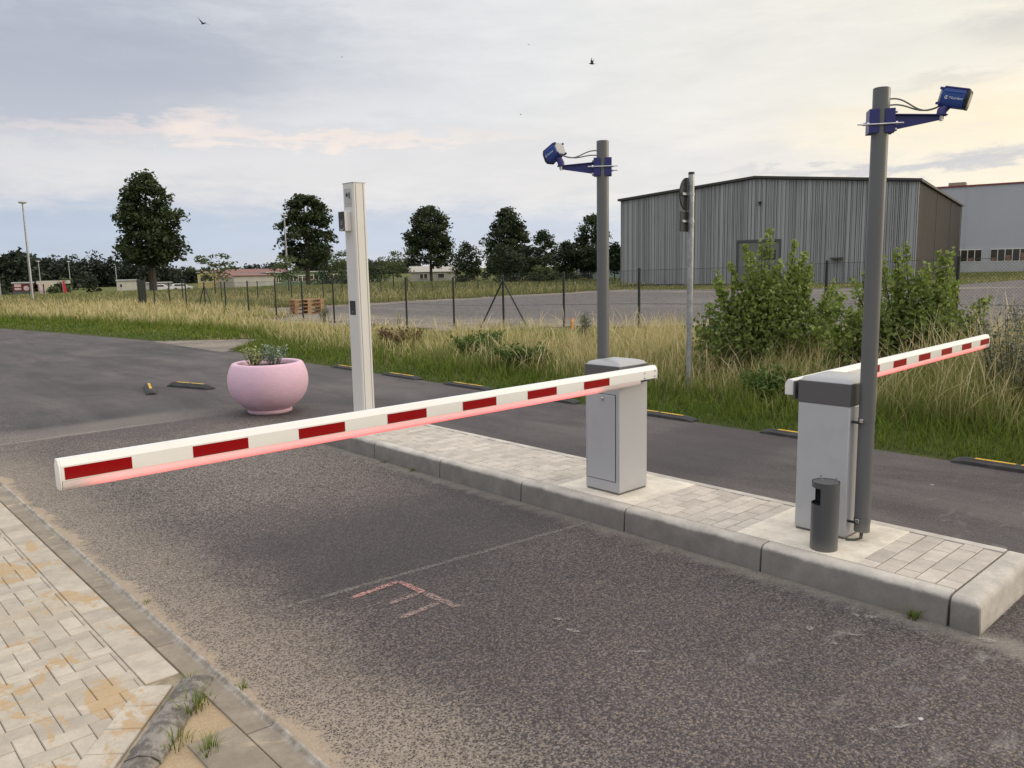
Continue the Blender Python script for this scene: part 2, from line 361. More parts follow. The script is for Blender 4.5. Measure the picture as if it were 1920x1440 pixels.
M_gutter = mat('gutter_concrete', concretef((.33, .285, .232), sandy=.9, dark=.15, ridge=1))

def paverf(base, sandy):
    def fn(T, b, pos):
        isl = T.new('ShaderNodeNewGeometry').outputs['Random Per Island']
        n = T.noise(pos, 9, 5, .65); n2 = T.noise(pos, 70, 4, .7)
        c = T.mix(isl, tuple(v*.84 for v in base), tuple(v*1.08 for v in base))
        c = T.mix(1, c, T.mix(T.ramp(n, .3, .7), (.88, .88, .88), (1.1, 1.1, 1.09)), 'MULTIPLY')
        c = T.mix(1, c, T.mix(n2, (.84, .84, .84), (1.15, 1.15, 1.15)), 'MULTIPLY')
        if sandy:
            sn = T.noise(T.vm('MULTIPLY', pos, (1.6, 1., 1.)), 2.3, 6, .7, .6)
            sm = T.ramp(T.m('ADD', sn, T.m('MULTIPLY', T.m('SUBTRACT', T.noise(pos, 26, 4, .7), .5), .16)), .535, .582)
            c = T.mix(T.m('MULTIPLY', sm, .78), c, T.mix(n2, (.37, .25, .125), (.50, .355, .20)))
            fz = T.noise(pos, 1.2, 4, .6); c = T.mix(T.m('MULTIPLY', T.ramp(fz, .5, .66), .28), c, (.46, .36, .24))
        T.put(b.inputs['Base Color'], c); b.inputs['Roughness'].default_value = .9; b.inputs['Specular IOR Level'].default_value = .25
        bp = T.new('ShaderNodeBump'); bp.inputs['Strength'].default_value = .25; bp.inputs['Distance'].default_value = .002
        T.put(bp.inputs['Height'], n2); T.l.new(bp.outputs[0], b.inputs['Normal'])
    return fn
M_paver = mat('sidewalk_paver', paverf((.455, .408, .34), 1))
M_ipaver = mat('island_paver', paverf((.50, .455, .40), 0))
def sandf(T, b, pos):
    n = T.noise(pos, 4, 6, .7); n2 = T.noise(pos, 110, 3, .8)
    c = T.mix(n, (.30, .225, .14), (.52, .40, .26)); c = T.mix(1, c, T.mix(n2, (.6, .6, .6), (1.35, 1.33, 1.3)), 'MULTIPLY')
    T.put(b.inputs['Base Color'], c); b.inputs['Roughness'].default_value = 1
    bp = T.new('ShaderNodeBump'); bp.inputs['Strength'].default_value = .5; bp.inputs['Distance'].default_value = .01
    T.put(bp.inputs['Height'], T.m('ADD', n, n2)); T.l.new(bp.outputs[0], b.inputs['Normal'])
M_sand = mat('sand', sandf)
M_joint = mat('joint_sand', base=(.085, .070, .055), rough=1, vary=.3, vscale=20)
def chalkf(colr, lo, hi, amax=.6):
    def fn(T, b, pos):
        T.put(b.inputs['Base Color'], colr); b.inputs['Roughness'].default_value = .95
        st = T.sep(T.voro(pos, 105, out='Color'))[0]; n = T.noise(pos, 14, 4, .7)
        a = T.ramp(T.m('ADD', T.m('MULTIPLY', st, .6), T.m('MULTIPLY', n, .7)), lo, hi)
        ed = T.new('ShaderNodeAttribute', attribute_name='hgt').outputs['Fac']
        a = T.m('MULTIPLY', a, T.ramp(T.m('ADD', ed, T.m('MULTIPLY', T.m('SUBTRACT', n, .5), .8)), .1, .6))
        T.put(b.inputs['Alpha'], T.m('MULTIPLY', a, amax))
    return fn
M_chalk = mat('chalk_line', chalkf((.30, .28, .25), .25, 1.05, .5))
M_pink = mat('pink_marking', chalkf((.52, .27, .245), .22, .95, .82))
M_mortar = mat('mortar_stain', chalkf((.33, .31, .29), .2, .95, .75))
STAINS = [(3.50, 1.73, .035, .022, .3, ), (3.585, 1.555, .05, .012, 2.2), (3.44, 1.58, .022, .02, 0), (3.83, 1.58, .05, .022, 2.3), (3.80, 1.64, .03, .018, 1), (2.97, 1.09, .07, .015, 2.6), (2.87, 1.15, .022, .028, 0), (2.72, 2.66, .035, .02, 2.0), (2.68, 2.52, .06, .014, 1.9), (2.74, 2.16, .05, .013, 2.4), (3.96, 1.10, .03, .05, .4)]
M_pinkfade = mat('faded_pink_marking', chalkf((.42, .30, .275), .28, 1.05, .7))

def metalpaint(name, base, rough, grime=.0, spec=.5):
    def fn(T, b, pos):
        n = T.noise(pos, 2.2, 5, .65, .3); n2 = T.noise(pos, 300, 2, .5)
        c = T.mix(T.m('MULTIPLY', T.ramp(n, .45, .75), grime), base, tuple(v*.72 for v in base))
        z = T.sep(pos)[2]
        c = T.mix(T.m('MULTIPLY', T.ramp(T.m('ADD', z, T.m('MULTIPLY', n, .12)), .14, .03), .35*min(1, grime*3)), c, (.27, .23, .18))
        T.put(b.inputs['Base Color'], c); T.put(b.inputs['Roughness'], T.ramp(n, .3, .7, rough-.05, rough+.08))
        bp = T.new('ShaderNodeBump'); bp.inputs['Strength'].default_value = .06; bp.inputs['Distance'].default_value = .001
        T.put(bp.inputs['Height'], n2); T.l.new(bp.outputs[0], b.inputs['Normal'])
    return mat(name, fn, spec=spec)
M_silver = metalpaint('silver_grey_paint', (.46, .465, .48), .38, .45)
M_hood = metalpaint('dark_grey_paint', (.10, .10, .107), .30, .25)
M_lid = metalpaint('silver_lid_paint', (.36, .36, .37), .30, .3)
M_white = metalpaint('white_paint', (.80, .79, .77), .32, .22)
M_offwhite = metalpaint('cream_white_paint', (.66, .645, .62), .35, .25)
M_red = metalpaint('red_reflective_film', (.27, .001, .003), .5, .08, .12)
M_pole = metalpaint('grey_pole_paint', (.125, .128, .132), .36, .3)
M_ash = metalpaint('graphite_paint', (.085, .088, .092), .42, .45)
M_blue = metalpaint('blue_housing_paint', (.012, .055, .27), .38, .25)
M_bracket = metalpaint('dark_blue_bracket_paint', (.020, .022, .15), .4, .3)
M_black = mat('black_plastic', base=(.012, .012, .014), rough=.4)
M_steel = mat('steel', base=(.55, .55, .56), rough=.3, metal=1, vary=.15, vscale=30)
M_galv = mat('galvanised_steel', base=(.36, .37, .375), rough=.45, metal=.6, vary=.22, vscale=14)
M_signback = mat('sign_back_grey', base=(.045, .049, .055), rough=.7, vary=.15, vscale=5, spec=.25)
M_plate = mat('rear_plate_grey', base=(.40, .40, .40), rough=.4)
M_rubber = mat('black_rubber', base=(.034, .033, .033), rough=.75, vary=.3, vscale=10, bump=(90, .3, .002), grime=.35)
M_yellow = mat('yellow_reflective', base=(.60, .36, .02), rough=.6, vary=.25, vscale=30)
M_cable = mat('grey_cable', base=(.07, .066, .06), rough=.5)
M_logo = mat('white_logo', base=(.62, .68, .80), rough=.5)
M_cablel = mat('light_grey_cable', base=(.16, .15, .13), rough=.5)
def ledf(T, b, pos):
    x, y, z = T.sep(pos)
    T.put(b.inputs['Base Color'], (.66, .56, .55)); b.inputs['Roughness'].default_value = .35
    d = T.m('MINIMUM', T.ramp(x, -3.70, -3.52), T.ramp(x, -.50, -.68))
    n = T.noise(pos, 2, 3)
    zf = T.ramp(z, -.002, .034, 1.0, .62, False)
    T.put(b.inputs['Emission Color'], (1., .10, .12))
    T.put(b.inputs['Emission Strength'], T.m('MULTIPLY', T.m('MULTIPLY', d, zf), T.ramp(n, .3, .7, .95, 1.15)))
M_led = mat('red_light_strip', ledf)
def pinkf(T, b, pos):
    x, y, z = T.sep(pos)
    n = T.noise(T.vm('MULTIPLY', pos, (1., 1., 6.)), 14, 5, .7); n2 = T.noise(pos, 2.5, 4, .6)
    c = T.mix(n, (.69, .46, .575), (.79, .56, .665)); c = T.mix(T.m('MULTIPLY', T.ramp(n2, .5, .75), .25), c, (.58, .40, .48))
    c = T.mix(T.m('MULTIPLY', T.ramp(T.m('ADD', z, T.m('MULTIPLY', n2, .08)), .12, .05), .35), c, (.42, .30, .28))
    st = T.noise(T.vm('MULTIPLY', pos, (.6, .6, 5.)), 24, 5, .75)
    c = T.mix(1, c, T.mix(st, (.78, .75, .77), (1.13, 1.12, 1.12)), 'MULTIPLY')
    run = T.noise(T.vm('MULTIPLY', pos, (9., 9., .7)), 1.4, 5, .7); c = T.mix(T.m('MULTIPLY', T.ramp(run, .58, .74), .22), c, (.56, .42, .47))
    T.put(b.inputs['Base Color'], c); b.inputs['Roughness'].default_value = .85
    bp = T.new('ShaderNodeBump'); bp.inputs['Strength'].default_value = .4; bp.inputs['Distance'].default_value = .008
    T.put(bp.inputs['Height'], T.m('ADD', n, st)); T.l.new(bp.outputs[0], b.inputs['Normal'])
M_pinkpot = mat('pink_stucco', pinkf)
M_soil = mat('soil', base=(.045, .03, .02), rough=1, vary=.4, vscale=30, bump=(40, .8, .02))
M_bark = mat('bark', base=(.055, .045, .035), rough=.95, vary=.35, vscale=9)
M_fence = mat('green_black_fence_paint', base=(.012, .018, .015), rough=.5)
def meshf(T, b, pos):
    x, y, z = T.sep(pos); u = T.m('ADD', x, y)
    T.put(b.inputs['Base Color'], (.03, .04, .035))
    a = T.m('ABSOLUTE', T.m('SUBTRACT', T.m('FRACT', T.m('MULTIPLY', T.m('ADD', u, z), 19.)), .5))
    c = T.m('ABSOLUTE', T.m('SUBTRACT', T.m('FRACT', T.m('MULTIPLY', T.m('SUBTRACT', u, z), 19.)), .5))
    T.put(b.inputs['Alpha'], T.m('LESS_THAN', T.m('MINIMUM', a, c), .024))
M_wire = mat('wire_mesh', meshf)
M_wood = mat('pallet_wood', base=(.36, .215, .115), rough=.85, vary=.3, vscale=6)
def boardsf(lo, hi, stain=.35):
    def fn(T, b, pos):
        g = T.new('ShaderNodeNewGeometry').outputs['Random Per Island']
        n = T.noise(T.vm('MULTIPLY', pos, (5., 5., .35)), 1.2, 6, .7); n2 = T.noise(T.vm('MULTIPLY', pos, (1., 1., .25)), .5, 5, .65)
        c = T.mix(T.m('ADD', T.m('MULTIPLY', g, .65), T.m('MULTIPLY', T.m('SUBTRACT', n, .3), .6)), lo, hi)
        c = T.mix(T.m('MULTIPLY', T.ramp(n2, .5, .68), stain), c, tuple(v*.42 for v in lo))
        T.put(b.inputs['Base Color'], c); b.inputs['Roughness'].default_value = .85
    return fn
M_boards = mat('weathered_grey_boards', boardsf((.235, .239, .247), (.39, .396, .408), .2))
M_brownwall = mat('brown_side_cladding', boardsf((.052, .045, .043), (.070, .061, .057), .25))
M_darkgap = mat('dark_batten_gap', base=(.085, .087, .092), rough=.9)
M_roof = mat('dark_roof_trim', base=(.045, .043, .043), rough=.6)
def hallgrey(T, b, pos):
    x, y, z = T.sep(pos); n = T.noise(T.vm('MULTIPLY', pos, (.3, .3, .12)), 1., 6, .65)
    c = T.mix(n, (.37, .385, .42), (.45, .465, .50))
    T.put(b.inputs['Base Color'], c); b.inputs['Roughness'].default_value = .5
    bp = T.new('ShaderNodeBump'); bp.inputs['Strength'].default_value = .05; bp.inputs['Distance'].default_value = .03
    T.put(bp.inputs['Height'], T.m('SINE', T.m('MULTIPLY', z, 20))); T.l.new(bp.outputs[0], b.inputs['Normal'])
M_greyhall = mat('grey_metal_cladding', hallgrey)
M_redtrim = mat('red_roof_trim', base=(.22, .03, .035), rough=.5)
def glassf(T, b, pos):
    n = T.noise(pos, .8, 3); T.put(b.inputs['Base Color'], T.mix(n, (.02, .018, .016), (.07, .06, .05))); b.inputs['Roughness'].default_value = .12
M_glass = mat('dark_window_glass', glassf)
M_wframe = mat('white_window_frame', base=(.62, .61, .58), rough=.5)
M_wallwhite = mat('pale_render', base=(.50, .48, .43), rough=.85, vary=.08, vscale=.6)
M_wallgreen = mat('green_render', base=(.10, .155, .09), rough=.85, vary=.12, vscale=.4)
M_wallyellow = mat('yellow_render', base=(.52, .44, .20), rough=.85, vary=.08)
M_roofred = mat('red_tile_roof', base=(.21, .10, .085), rough=.85, vary=.15, vscale=1)
M_maroon = mat('maroon_panel', base=(.09, .018, .025), rough=.5, vary=.1)
M_beige = mat('beige_banner', base=(.52, .47, .36), rough=.8, vary=.12, vscale=1)
M_pinkpanel = mat('pink_panel', base=(.55, .40, .40), rough=.7, vary=.2, vscale=2)
M_redflag = mat('red_flag_cloth', base=(.45, .025, .05), rough=.8)
M_lgrey = mat('light_grey_metal', base=(.42, .43, .44), rough=.5, vary=.1)
M_dgrey = mat('dark_grey_metal', base=(.07, .085, .085), rough=.6, vary=.2)
M_navy = mat('navy_car_paint', base=(.012, .016, .035), rough=.25)
M_carwhite = mat('white_car_paint', base=(.70, .70, .70), rough=.3)
M_greenglass = mat('greenish_glass', base=(.26, .36, .33), rough=.2, vary=.2, vscale=1.5)
M_orange = mat('orange_stake_paint', base=(.62, .24, .08), rough=.7)
M_bird = mat('dark_feathers', base=(.035, .033, .033), rough=.7)
L_tree = leaf_mat('dark_linden_leaves', (.014, .023, .009), (.075, .105, .036), trans=.2)
L_hedge = leaf_mat('hedge_leaves', (.008, .018, .005), (.040, .066, .018), trans=.12)
L_far = leaf_mat('far_wood_leaves', (.013, .023, .015), (.042, .060, .033), trans=.1)
L_light = leaf_mat('light_tree_leaves', (.035, .055, .018), (.16, .19, .07), trans=.25)
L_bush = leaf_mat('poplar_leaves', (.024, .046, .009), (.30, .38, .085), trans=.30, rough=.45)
L_weed = leaf_mat('grey_weed_leaves', (.06, .075, .04), (.28, .30, .21))
L_pot = leaf_mat('variegated_leaves', (.07, .12, .04), (.62, .62, .30), trans=.2)
L_pot2 = leaf_mat('grey_green_leaves', (.08, .13, .085), (.40, .47, .36), trans=.2)
def grassmat(name, base, tipg, tips, patch=True):
    m = bpy.data.materials.new(name); m.use_nodes = True; T = NT(m.node_tree); b = T.n['Principled BSDF']
    t = T.new('ShaderNodeAttribute', attribute_name='tint').outputs['Fac']; h = T.new('ShaderNodeAttribute', attribute_name='hgt').outputs['Fac']
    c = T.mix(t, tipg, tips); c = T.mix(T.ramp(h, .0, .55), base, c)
    T.put(b.inputs['Base Color'], c); b.inputs['Roughness'].default_value = .7; b.inputs['Specular IOR Level'].default_value = .2
    tr = T.new('ShaderNodeBsdfTranslucent'); T.put(tr.inputs[0], c); mx = T.new('ShaderNodeMixShader'); mx.inputs[0].default_value = .3
    T.l.new(b.outputs[0], mx.inputs[1]); T.l.new(tr.outputs[0], mx.inputs[2]); T.l.new(mx.outputs[0], T.n['Material Output'].inputs[0]); return m
G_short = grassmat('short_verge_grass', (.050, .080, .008), (.115, .190, .016), (.26, .26, .06))
G_tall = grassmat('tall_seed_grass', (.080, .100, .022), (.180, .235, .046), (.70, .56, .30))
G_seed = grassmat('seed_stalks', (.12, .11, .045), (.40, .34, .17), (.74, .62, .38))
G_mead = grassmat('meadow_grass', (.10, .105, .034), (.14, .175, .055), (.56, .455, .25))

# ------------------------------------------------------------------ ground, road, lot
def sheet(name, xs, ys, zf, m, keep=None, kind='structure'):
    X, Y = np.meshgrid(xs, ys, indexing='ij'); Z = zf(X, Y)
    V = np.stack([X, Y, Z], -1).reshape(-1, 3); nx, ny = len(xs), len(ys)
    i, j = np.meshgrid(np.arange(nx-1), np.arange(ny-1), indexing='ij'); a = (i*ny+j).ravel()
    Q = np.stack([a, a+ny, a+ny+1, a+1], -1)
    if keep is not None:
        cx = (X[:-1, :-1]+X[1:, 1:])/2; cy = (Y[:-1, :-1]+Y[1:, 1:])/2; Q = Q[keep(cx, cy).ravel()]
    o = link(name, npmesh(name, V, Q, smooth=True), m); return tag(o, kind=kind)
def spaced(a, b, near, far_step, near_step):
    return np.unique(np.concatenate([np.arange(near[0], near[1]+.01, near_step), np.arange(a, b+.01, far_step)]))
gx = spaced(-900, 1500, (-8, 130), 60, 1.0); gy = spaced(-300, 1800, (-8, 200), 60, 1.0)
sheet('ground', gx, gy, lambda x, y: gh(x, y)-.008-.06*((x < 7.2) & (y < 60)), M_ground)
def poly(name, pts, z, m, kind='structure'):
    mb = MB(); mb.add([(x, y, z) for x, y in pts], [tuple(range(len(pts)))]); o = mb.build(name, m); return tag(o, kind=kind)
poly('road', [(1.27, -12), (7.43, -12), (7.43, 20), (7.2, 22.5), (6.7, 26), (5.64, 32), (4.2, 38), (1.5, 46), (-4, 56), (-14, 68), (-26, 78), (-34, 70), (-20, 56), (-10, 44), (-5, 32), (-4, 20), (-3.5, 15.5), (-1.5, 13.6), (1.27, 12.8)], 0, M_asphalt)
def lotedge(x, y): return 15.2-2.6*ss(12, 18, y)*(1-ss(29, 33, y))+.5*np.sin(y*.7)+.3*np.sin(y*1.9)
sheet('gravel_lot', np.arange(11.5, 62.1, .5), np.arange(-15, 37.1, .5), lambda x, y: gh(x, y)+.012, M_gravel,
      lambda x, y: (x > lotedge(x, y)) & (((x < 43.5) & (y < 36+.4*np.sin(x*.8))) | (y < 15.5-.12*(x-43))))
sheet('driveway', np.arange(7.2, 9.6, .2), np.arange(17, 22.4, .2), lambda x, y: gh(x, y)+.004, M_gravel, lambda x, y: (y > 17.3+(x-7.2)*1.2) & (y < 22-(x-7.2)*1.1))

# traffic island: kerb stones, pavers, pads
mb = MB()
KP = [(3.985, -.02), (3.992, .125), (3.999, .145), (4.012, .156), (4.03, .160), (4.083, .160), (4.083, -.02)]
ys = [1.281, 2.28, 3.28, 4.28, 5.28, 6.28, 7.24, 7.70]
for a, b in zip(ys[:-1], ys[1:]): mb.prism(KP, a+.004, b-.004, 'y')
EP = [(1.140, -.02), (1.148, .120), (1.156, .143), (1.170, .156), (1.19, .160), (1.273, .160), (1.273, -.02)]
def endstone(y_of):
    # stone lying across the island's end with its outer edges rounded over
    xs = [3.985, 3.992, 3.999, 4.012, 4.03, 4.30, 4.60, 4.84, 4.856, 4.866, 4.87]; zz = [.118, .140, .150, .157, .160, .160, .160, .160, .156, .146, .13]
    vs = []
    for x, zt in zip(xs, zz):
        for (yy, z) in EP: vs.append((x, y_of(yy), min(z, zt) if z > 0 else z))
    n = len(EP); fs = []
    for i in range(len(xs)-1):
        for k in range(n): fs.append((i*n+k, i*n+(k+1) % n, (i+1)*n+(k+1) % n, (i+1)*n+k))
    fs += [tuple(range(n)), tuple(range((len(xs)-1)*n, len(xs)*n))]
    mb.add(vs, fs)
endstone(lambda y: y); endstone(lambda y: 8.985-y)
for a, b in zip(np.arange(1.281, 7.7, 1.0), np.append(np.arange(2.281, 7.7, 1.0), 7.70)):
    mb.prism([(4.80, -.02), (4.80, .161), (4.862, .161), (4.87, .153), (4.87, -.02)], a+.003, b-.003, 'y')
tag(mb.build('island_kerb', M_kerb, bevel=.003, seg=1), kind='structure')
PADS = [(1.775, 2.50), (3.28, 4.00)]
mb = MB()
def paver(mb, x0, x1, y0, y1, z, ch=.003, mat_=None, g=.0024):
    x0 += g; x1 -= g; y0 += g; y1 -= g; dz = random.uniform(-.0012, .0012); z += dz
    vs = [(x0, y0, z-.03), (x1, y0, z-.03), (x1, y1, z-.03), (x0, y1, z-.03), (x0, y0, z-ch), (x1, y0, z-ch), (x1, y1, z-ch), (x0, y1, z-ch),
          (x0+ch, y0+ch, z), (x1-ch, y0+ch, z), (x1-ch, y1-ch, z), (x0+ch, y1-ch, z)]
    if mat_ is not None: vs = [mat_ @ Vector(v) for v in vs]
    fs = [(8, 9, 10, 11)]+[(i, (i+1) % 4, 4+(i+1) % 4, 4+i) for i in range(4)]+[(4+i, 4+(i+1) % 4, 8+(i+1) % 4, 8+i) for i in range(4)]
    mb.add(vs, fs)
y = 1.281; row = 0
while y < 7.69:
    if not any(a-.02 < y+.05 < b+.02 for a, b in PADS):
        x = 4.087-(.0 if row % 2 else .1)
        while x < 4.798:
            a, b = max(x, 4.087), min(x+.2, 4.798)
            if b-a > .02: paver(mb, a, b, y, min(y+.1, 7.70), .160)
            x += .2
    y += .1; row += 1
tag(mb.build('island_paving', M_ipaver), kind='structure')
mb = MB(); mb.box(4.06, 4.82, 1.2, 7.76, -.02, .147); tag(mb.build('island_bed', M_joint), kind='structure')
for k, (a, b) in enumerate(PADS):
    mb = MB(); mb.box(4.0885, 4.795, a, b, .10, .1625); tag(mb.build('foundation_slab', M_pad, bevel=.004), kind='structure')

# sidewalk bottom left with flush gutter stones
def side_edge(x): return 3.431+(x-1.148)*1.2086     # diagonal edge of the paved area
mb = MB()
u = .083
for i in range(-70, 18):
    for j in range(8, 156):
        k = (i-j) % 4
        if k not in (0, 3): continue
        x0, y0 = i*u-.35, j*u
        a = (x0, x0+2*u, y0, y0+u) if k == 0 else (x0, x0+u, y0, y0+2*u)
        cx, cy = (a[0]+a[1])/2, (a[2]+a[3])/2
        if cx < -5 or a[0] > .988 or cy > 12.6: continue
        a = (a[0], min(a[1], .999), a[2], a[3])
        if side_edge(cx) > cy-.14: continue
        paver(mb, a[0], a[1], a[2], a[3], 0, g=.0013)
for j in range(0, 56):
    y0 = 3.48+j*.166
    paver(mb, 1.00, 1.146, max(y0, 3.44), y0+.166, 0, g=.0013)
ang = math.atan2(1.2086, 1)
for j in range(26):
    Mx = Matrix.Translation((1.10-.02+.028, side_edge(1.10)+.05-.024, 0)) @ Matrix.Rotation(ang+math.pi, 4, 'Z')
    paver(mb, j*.166+.02, j*.166+.186, -.155, -.01, .003, mat_=Mx, g=.0013)
tag(mb.build('sidewalk', M_paver), kind='structure')
poly('sidewalk_bed', [(1.152, 12.8), (1.152, 3.36), (.731-.4, 2.927-.44), (-3.0, -1.6), (-6, -1.6), (-6, 12.8)], -.0085, mat('paver_joint_sand', base=(.33, .275, .195), rough=1, vary=.35, vscale=6))
mb = MB()
for y0 in np.arange(-.3, 12.6, 1.0):
    mb.prism([(1.152, -.05), (1.152, .002), (1.250, -.004), (1.262, .010), (1.276, .010), (1.281, -.05)], y0+.107, y0+1.102, 'y')
tag(mb.build('gutter_kerb', M_gutter, bevel=.003, seg=1), kind='structure')
poly('sand_patch', [(1.152, 3.40), (1.152, -3), (-3.2, -3), (-2.6, -1.15), (.36, 2.45), (.80, 2.97)], -.006, M_sand)
# old rounded kerb running diagonally along the sidewalk edge
mb = MB()
Mx = Matrix.Translation((1.165, side_edge(1.165)-.055, 0)) @ Matrix.Rotation(ang+math.pi, 4, 'Z')
prof = [(-.03, -.05), (-.03, .012), (-.008, .026), (.03, .033), (.07, .030), (.100, .010), (.112, -.05)]
for a, b in ((.0, .62), (.63, 1.62), (1.63, 2.62), (2.63, 3.62)):
    segs = np.linspace(a, b, 30); vs = []
    for t in segs:
        w = min(1, (t-a)/.05+.3) if a == 0 else 1
        for (py, pz) in prof: vs.append(Mx @ Vector((t, py+random.uniform(-.004, .004), (pz*w+random.uniform(-.005, .004)) if pz > 0 else pz)))
    n = len(prof); fs = [(i*n+k, i*n+k+1, (i+1)*n+k+1, (i+1)*n+k) for i in range(len(segs)-1) for k in range(n-1)]
    mb.add(vs, fs+[tuple(range(n)), tuple(range((len(segs)-1)*n, len(segs)*n))], True)
tag(mb.build('old_kerb', M_oldkerb), kind='structure')
# old slabs between sand and gutter
mb = MB()
for a, b in ((-.2, .78), (.79, 1.78), (1.79, 2.90)): mb.box(.90 if b < 2 else .96, 1.149, a, b, -.06, .001)
tag(mb.build('slab_strip', M_slab, bevel=.004), kind='structure')

# chalk line and pink mark on the asphalt
def strip(name, pts, w, m, z=.004):
    V, Q, H = [], [], []
    for (a, b) in zip(pts[:-1], pts[1:]):
        a, b = Vector((*a, z)), Vector((*b, z)); t = (b-a).normalized(); n = Vector((-t.y, t.x, 0))
        k = max(2, int((b-a).length/.03)); base = len(V)
        for i in range(k+1):
            p = a.lerp(b, i/k); e = min(1, min(i, k-i)/2+.25)
            for s in (-1, -.33, .33, 1): V.append(p+n*s*w*.5); H.append((1 if abs(s) < .5 else 0)*e)
        for i in range(k):
            for s in range(3): q = base+i*4+s; Q.append((q, q+1, q+5, q+4))
    return link(name, npmesh(name, np.array(V), np.array(Q), hgt=np.array(H)), m)
tag(strip('chalk_line', [(3.97, 3.575), (3.0, 3.67), (2.0, 3.76), (1.72, 3.79)], .05, M_chalk), kind='structure')
tag(strip('pink_mark', [(2.115, 3.632), (2.435, 3.640), (2.440, 3.40)], .050, M_pink, .005), kind='structure')
tag(strip('pink_mark_faded', [(2.440, 3.42), (2.455, 3.12)], .060, M_pinkfade, .005), kind='structure')
tag(strip('pink_mark_stroke', [(2.22, 3.42), (2.43, 3.42)], .045, M_pinkfade, .006), kind='structure')
tag(strip('pink_mark_stroke', [(2.16, 3.235), (2.42, 3.24)], .050, M_pinkfade, .006), kind='structure')
def stain(x, y, rx, ry, rot, seed):
    r = random.Random(seed); V = [(x, y, .0045)]; H = [1.0]; n = 26
    for k in range(n):
        a = 2*math.pi*k/n; q = r.uniform(.7, 1.1); px, py = rx*q*math.cos(a), ry*q*math.sin(a)
        V.append((x+px*math.cos(rot)-py*math.sin(rot), y+px*math.sin(rot)+py*math.cos(rot), .0045)); H.append(.12)
    Q = np.array([(0, 1+k, 1+(k+1) % n) for k in range(n)])
    tag(link('mortar_stain', npmesh('mortar_stain', np.array(V), Q, hgt=np.array(H)), M_mortar), kind='structure')
for i, q in enumerate(STAINS): stain(*q, 300+i)
tag(strip('edge_line', [(7.36, 13.2), (7.36, 9.0)], .025, M_chalk), kind='structure')

# ------------------------------------------------------------------ boom barriers
def dome(x0, x1, y0, y1, z0, z1, h, inner=None):
    """cabinet hood: straight sides and a cloister-vault top"""
    mb = MB(); n = 17
    def zt(x, y):
        a = 1-abs(2*(x-x0)/(x1-x0)-1); b = 1-abs(2*(y-y0)/(y1-y0)-1); m = min(a, b)
        return z1+h*math.sqrt(max(0, 1-(1-m)**2))*1.0 if m > 0 else z1
    vs = [(x0+(x1-x0)*i/(n-1), y0+(y1-y0)*j/(n-1), 0) for i in range(n) for j in range(n)]
    vs = [(x, y, zt(x, y)) for x, y, _ in vs]
    mb.add(vs, [(i*n+j, (i+1)*n+j, (i+1)*n+j+1, i*n+j+1) for i in range(n-1) for j in range(n-1)])
    ring = [(i, 0) for i in range(n)]+[(n-1, j) for j in range(1, n)]+[(i, n-1) for i in range(n-2, -1, -1)]+[(0, j) for j in range(n-2, 0, -1)]
    top = [vs[i*n+j] for i, j in ring]; k = len(top)
    mb.add(top+[(x, y, z0) for x, y, _ in top], [(i, (i+1) % k, k+(i+1) % k, k+i) for i in range(k)]+[tuple(range(k, 2*k))])
    return mb
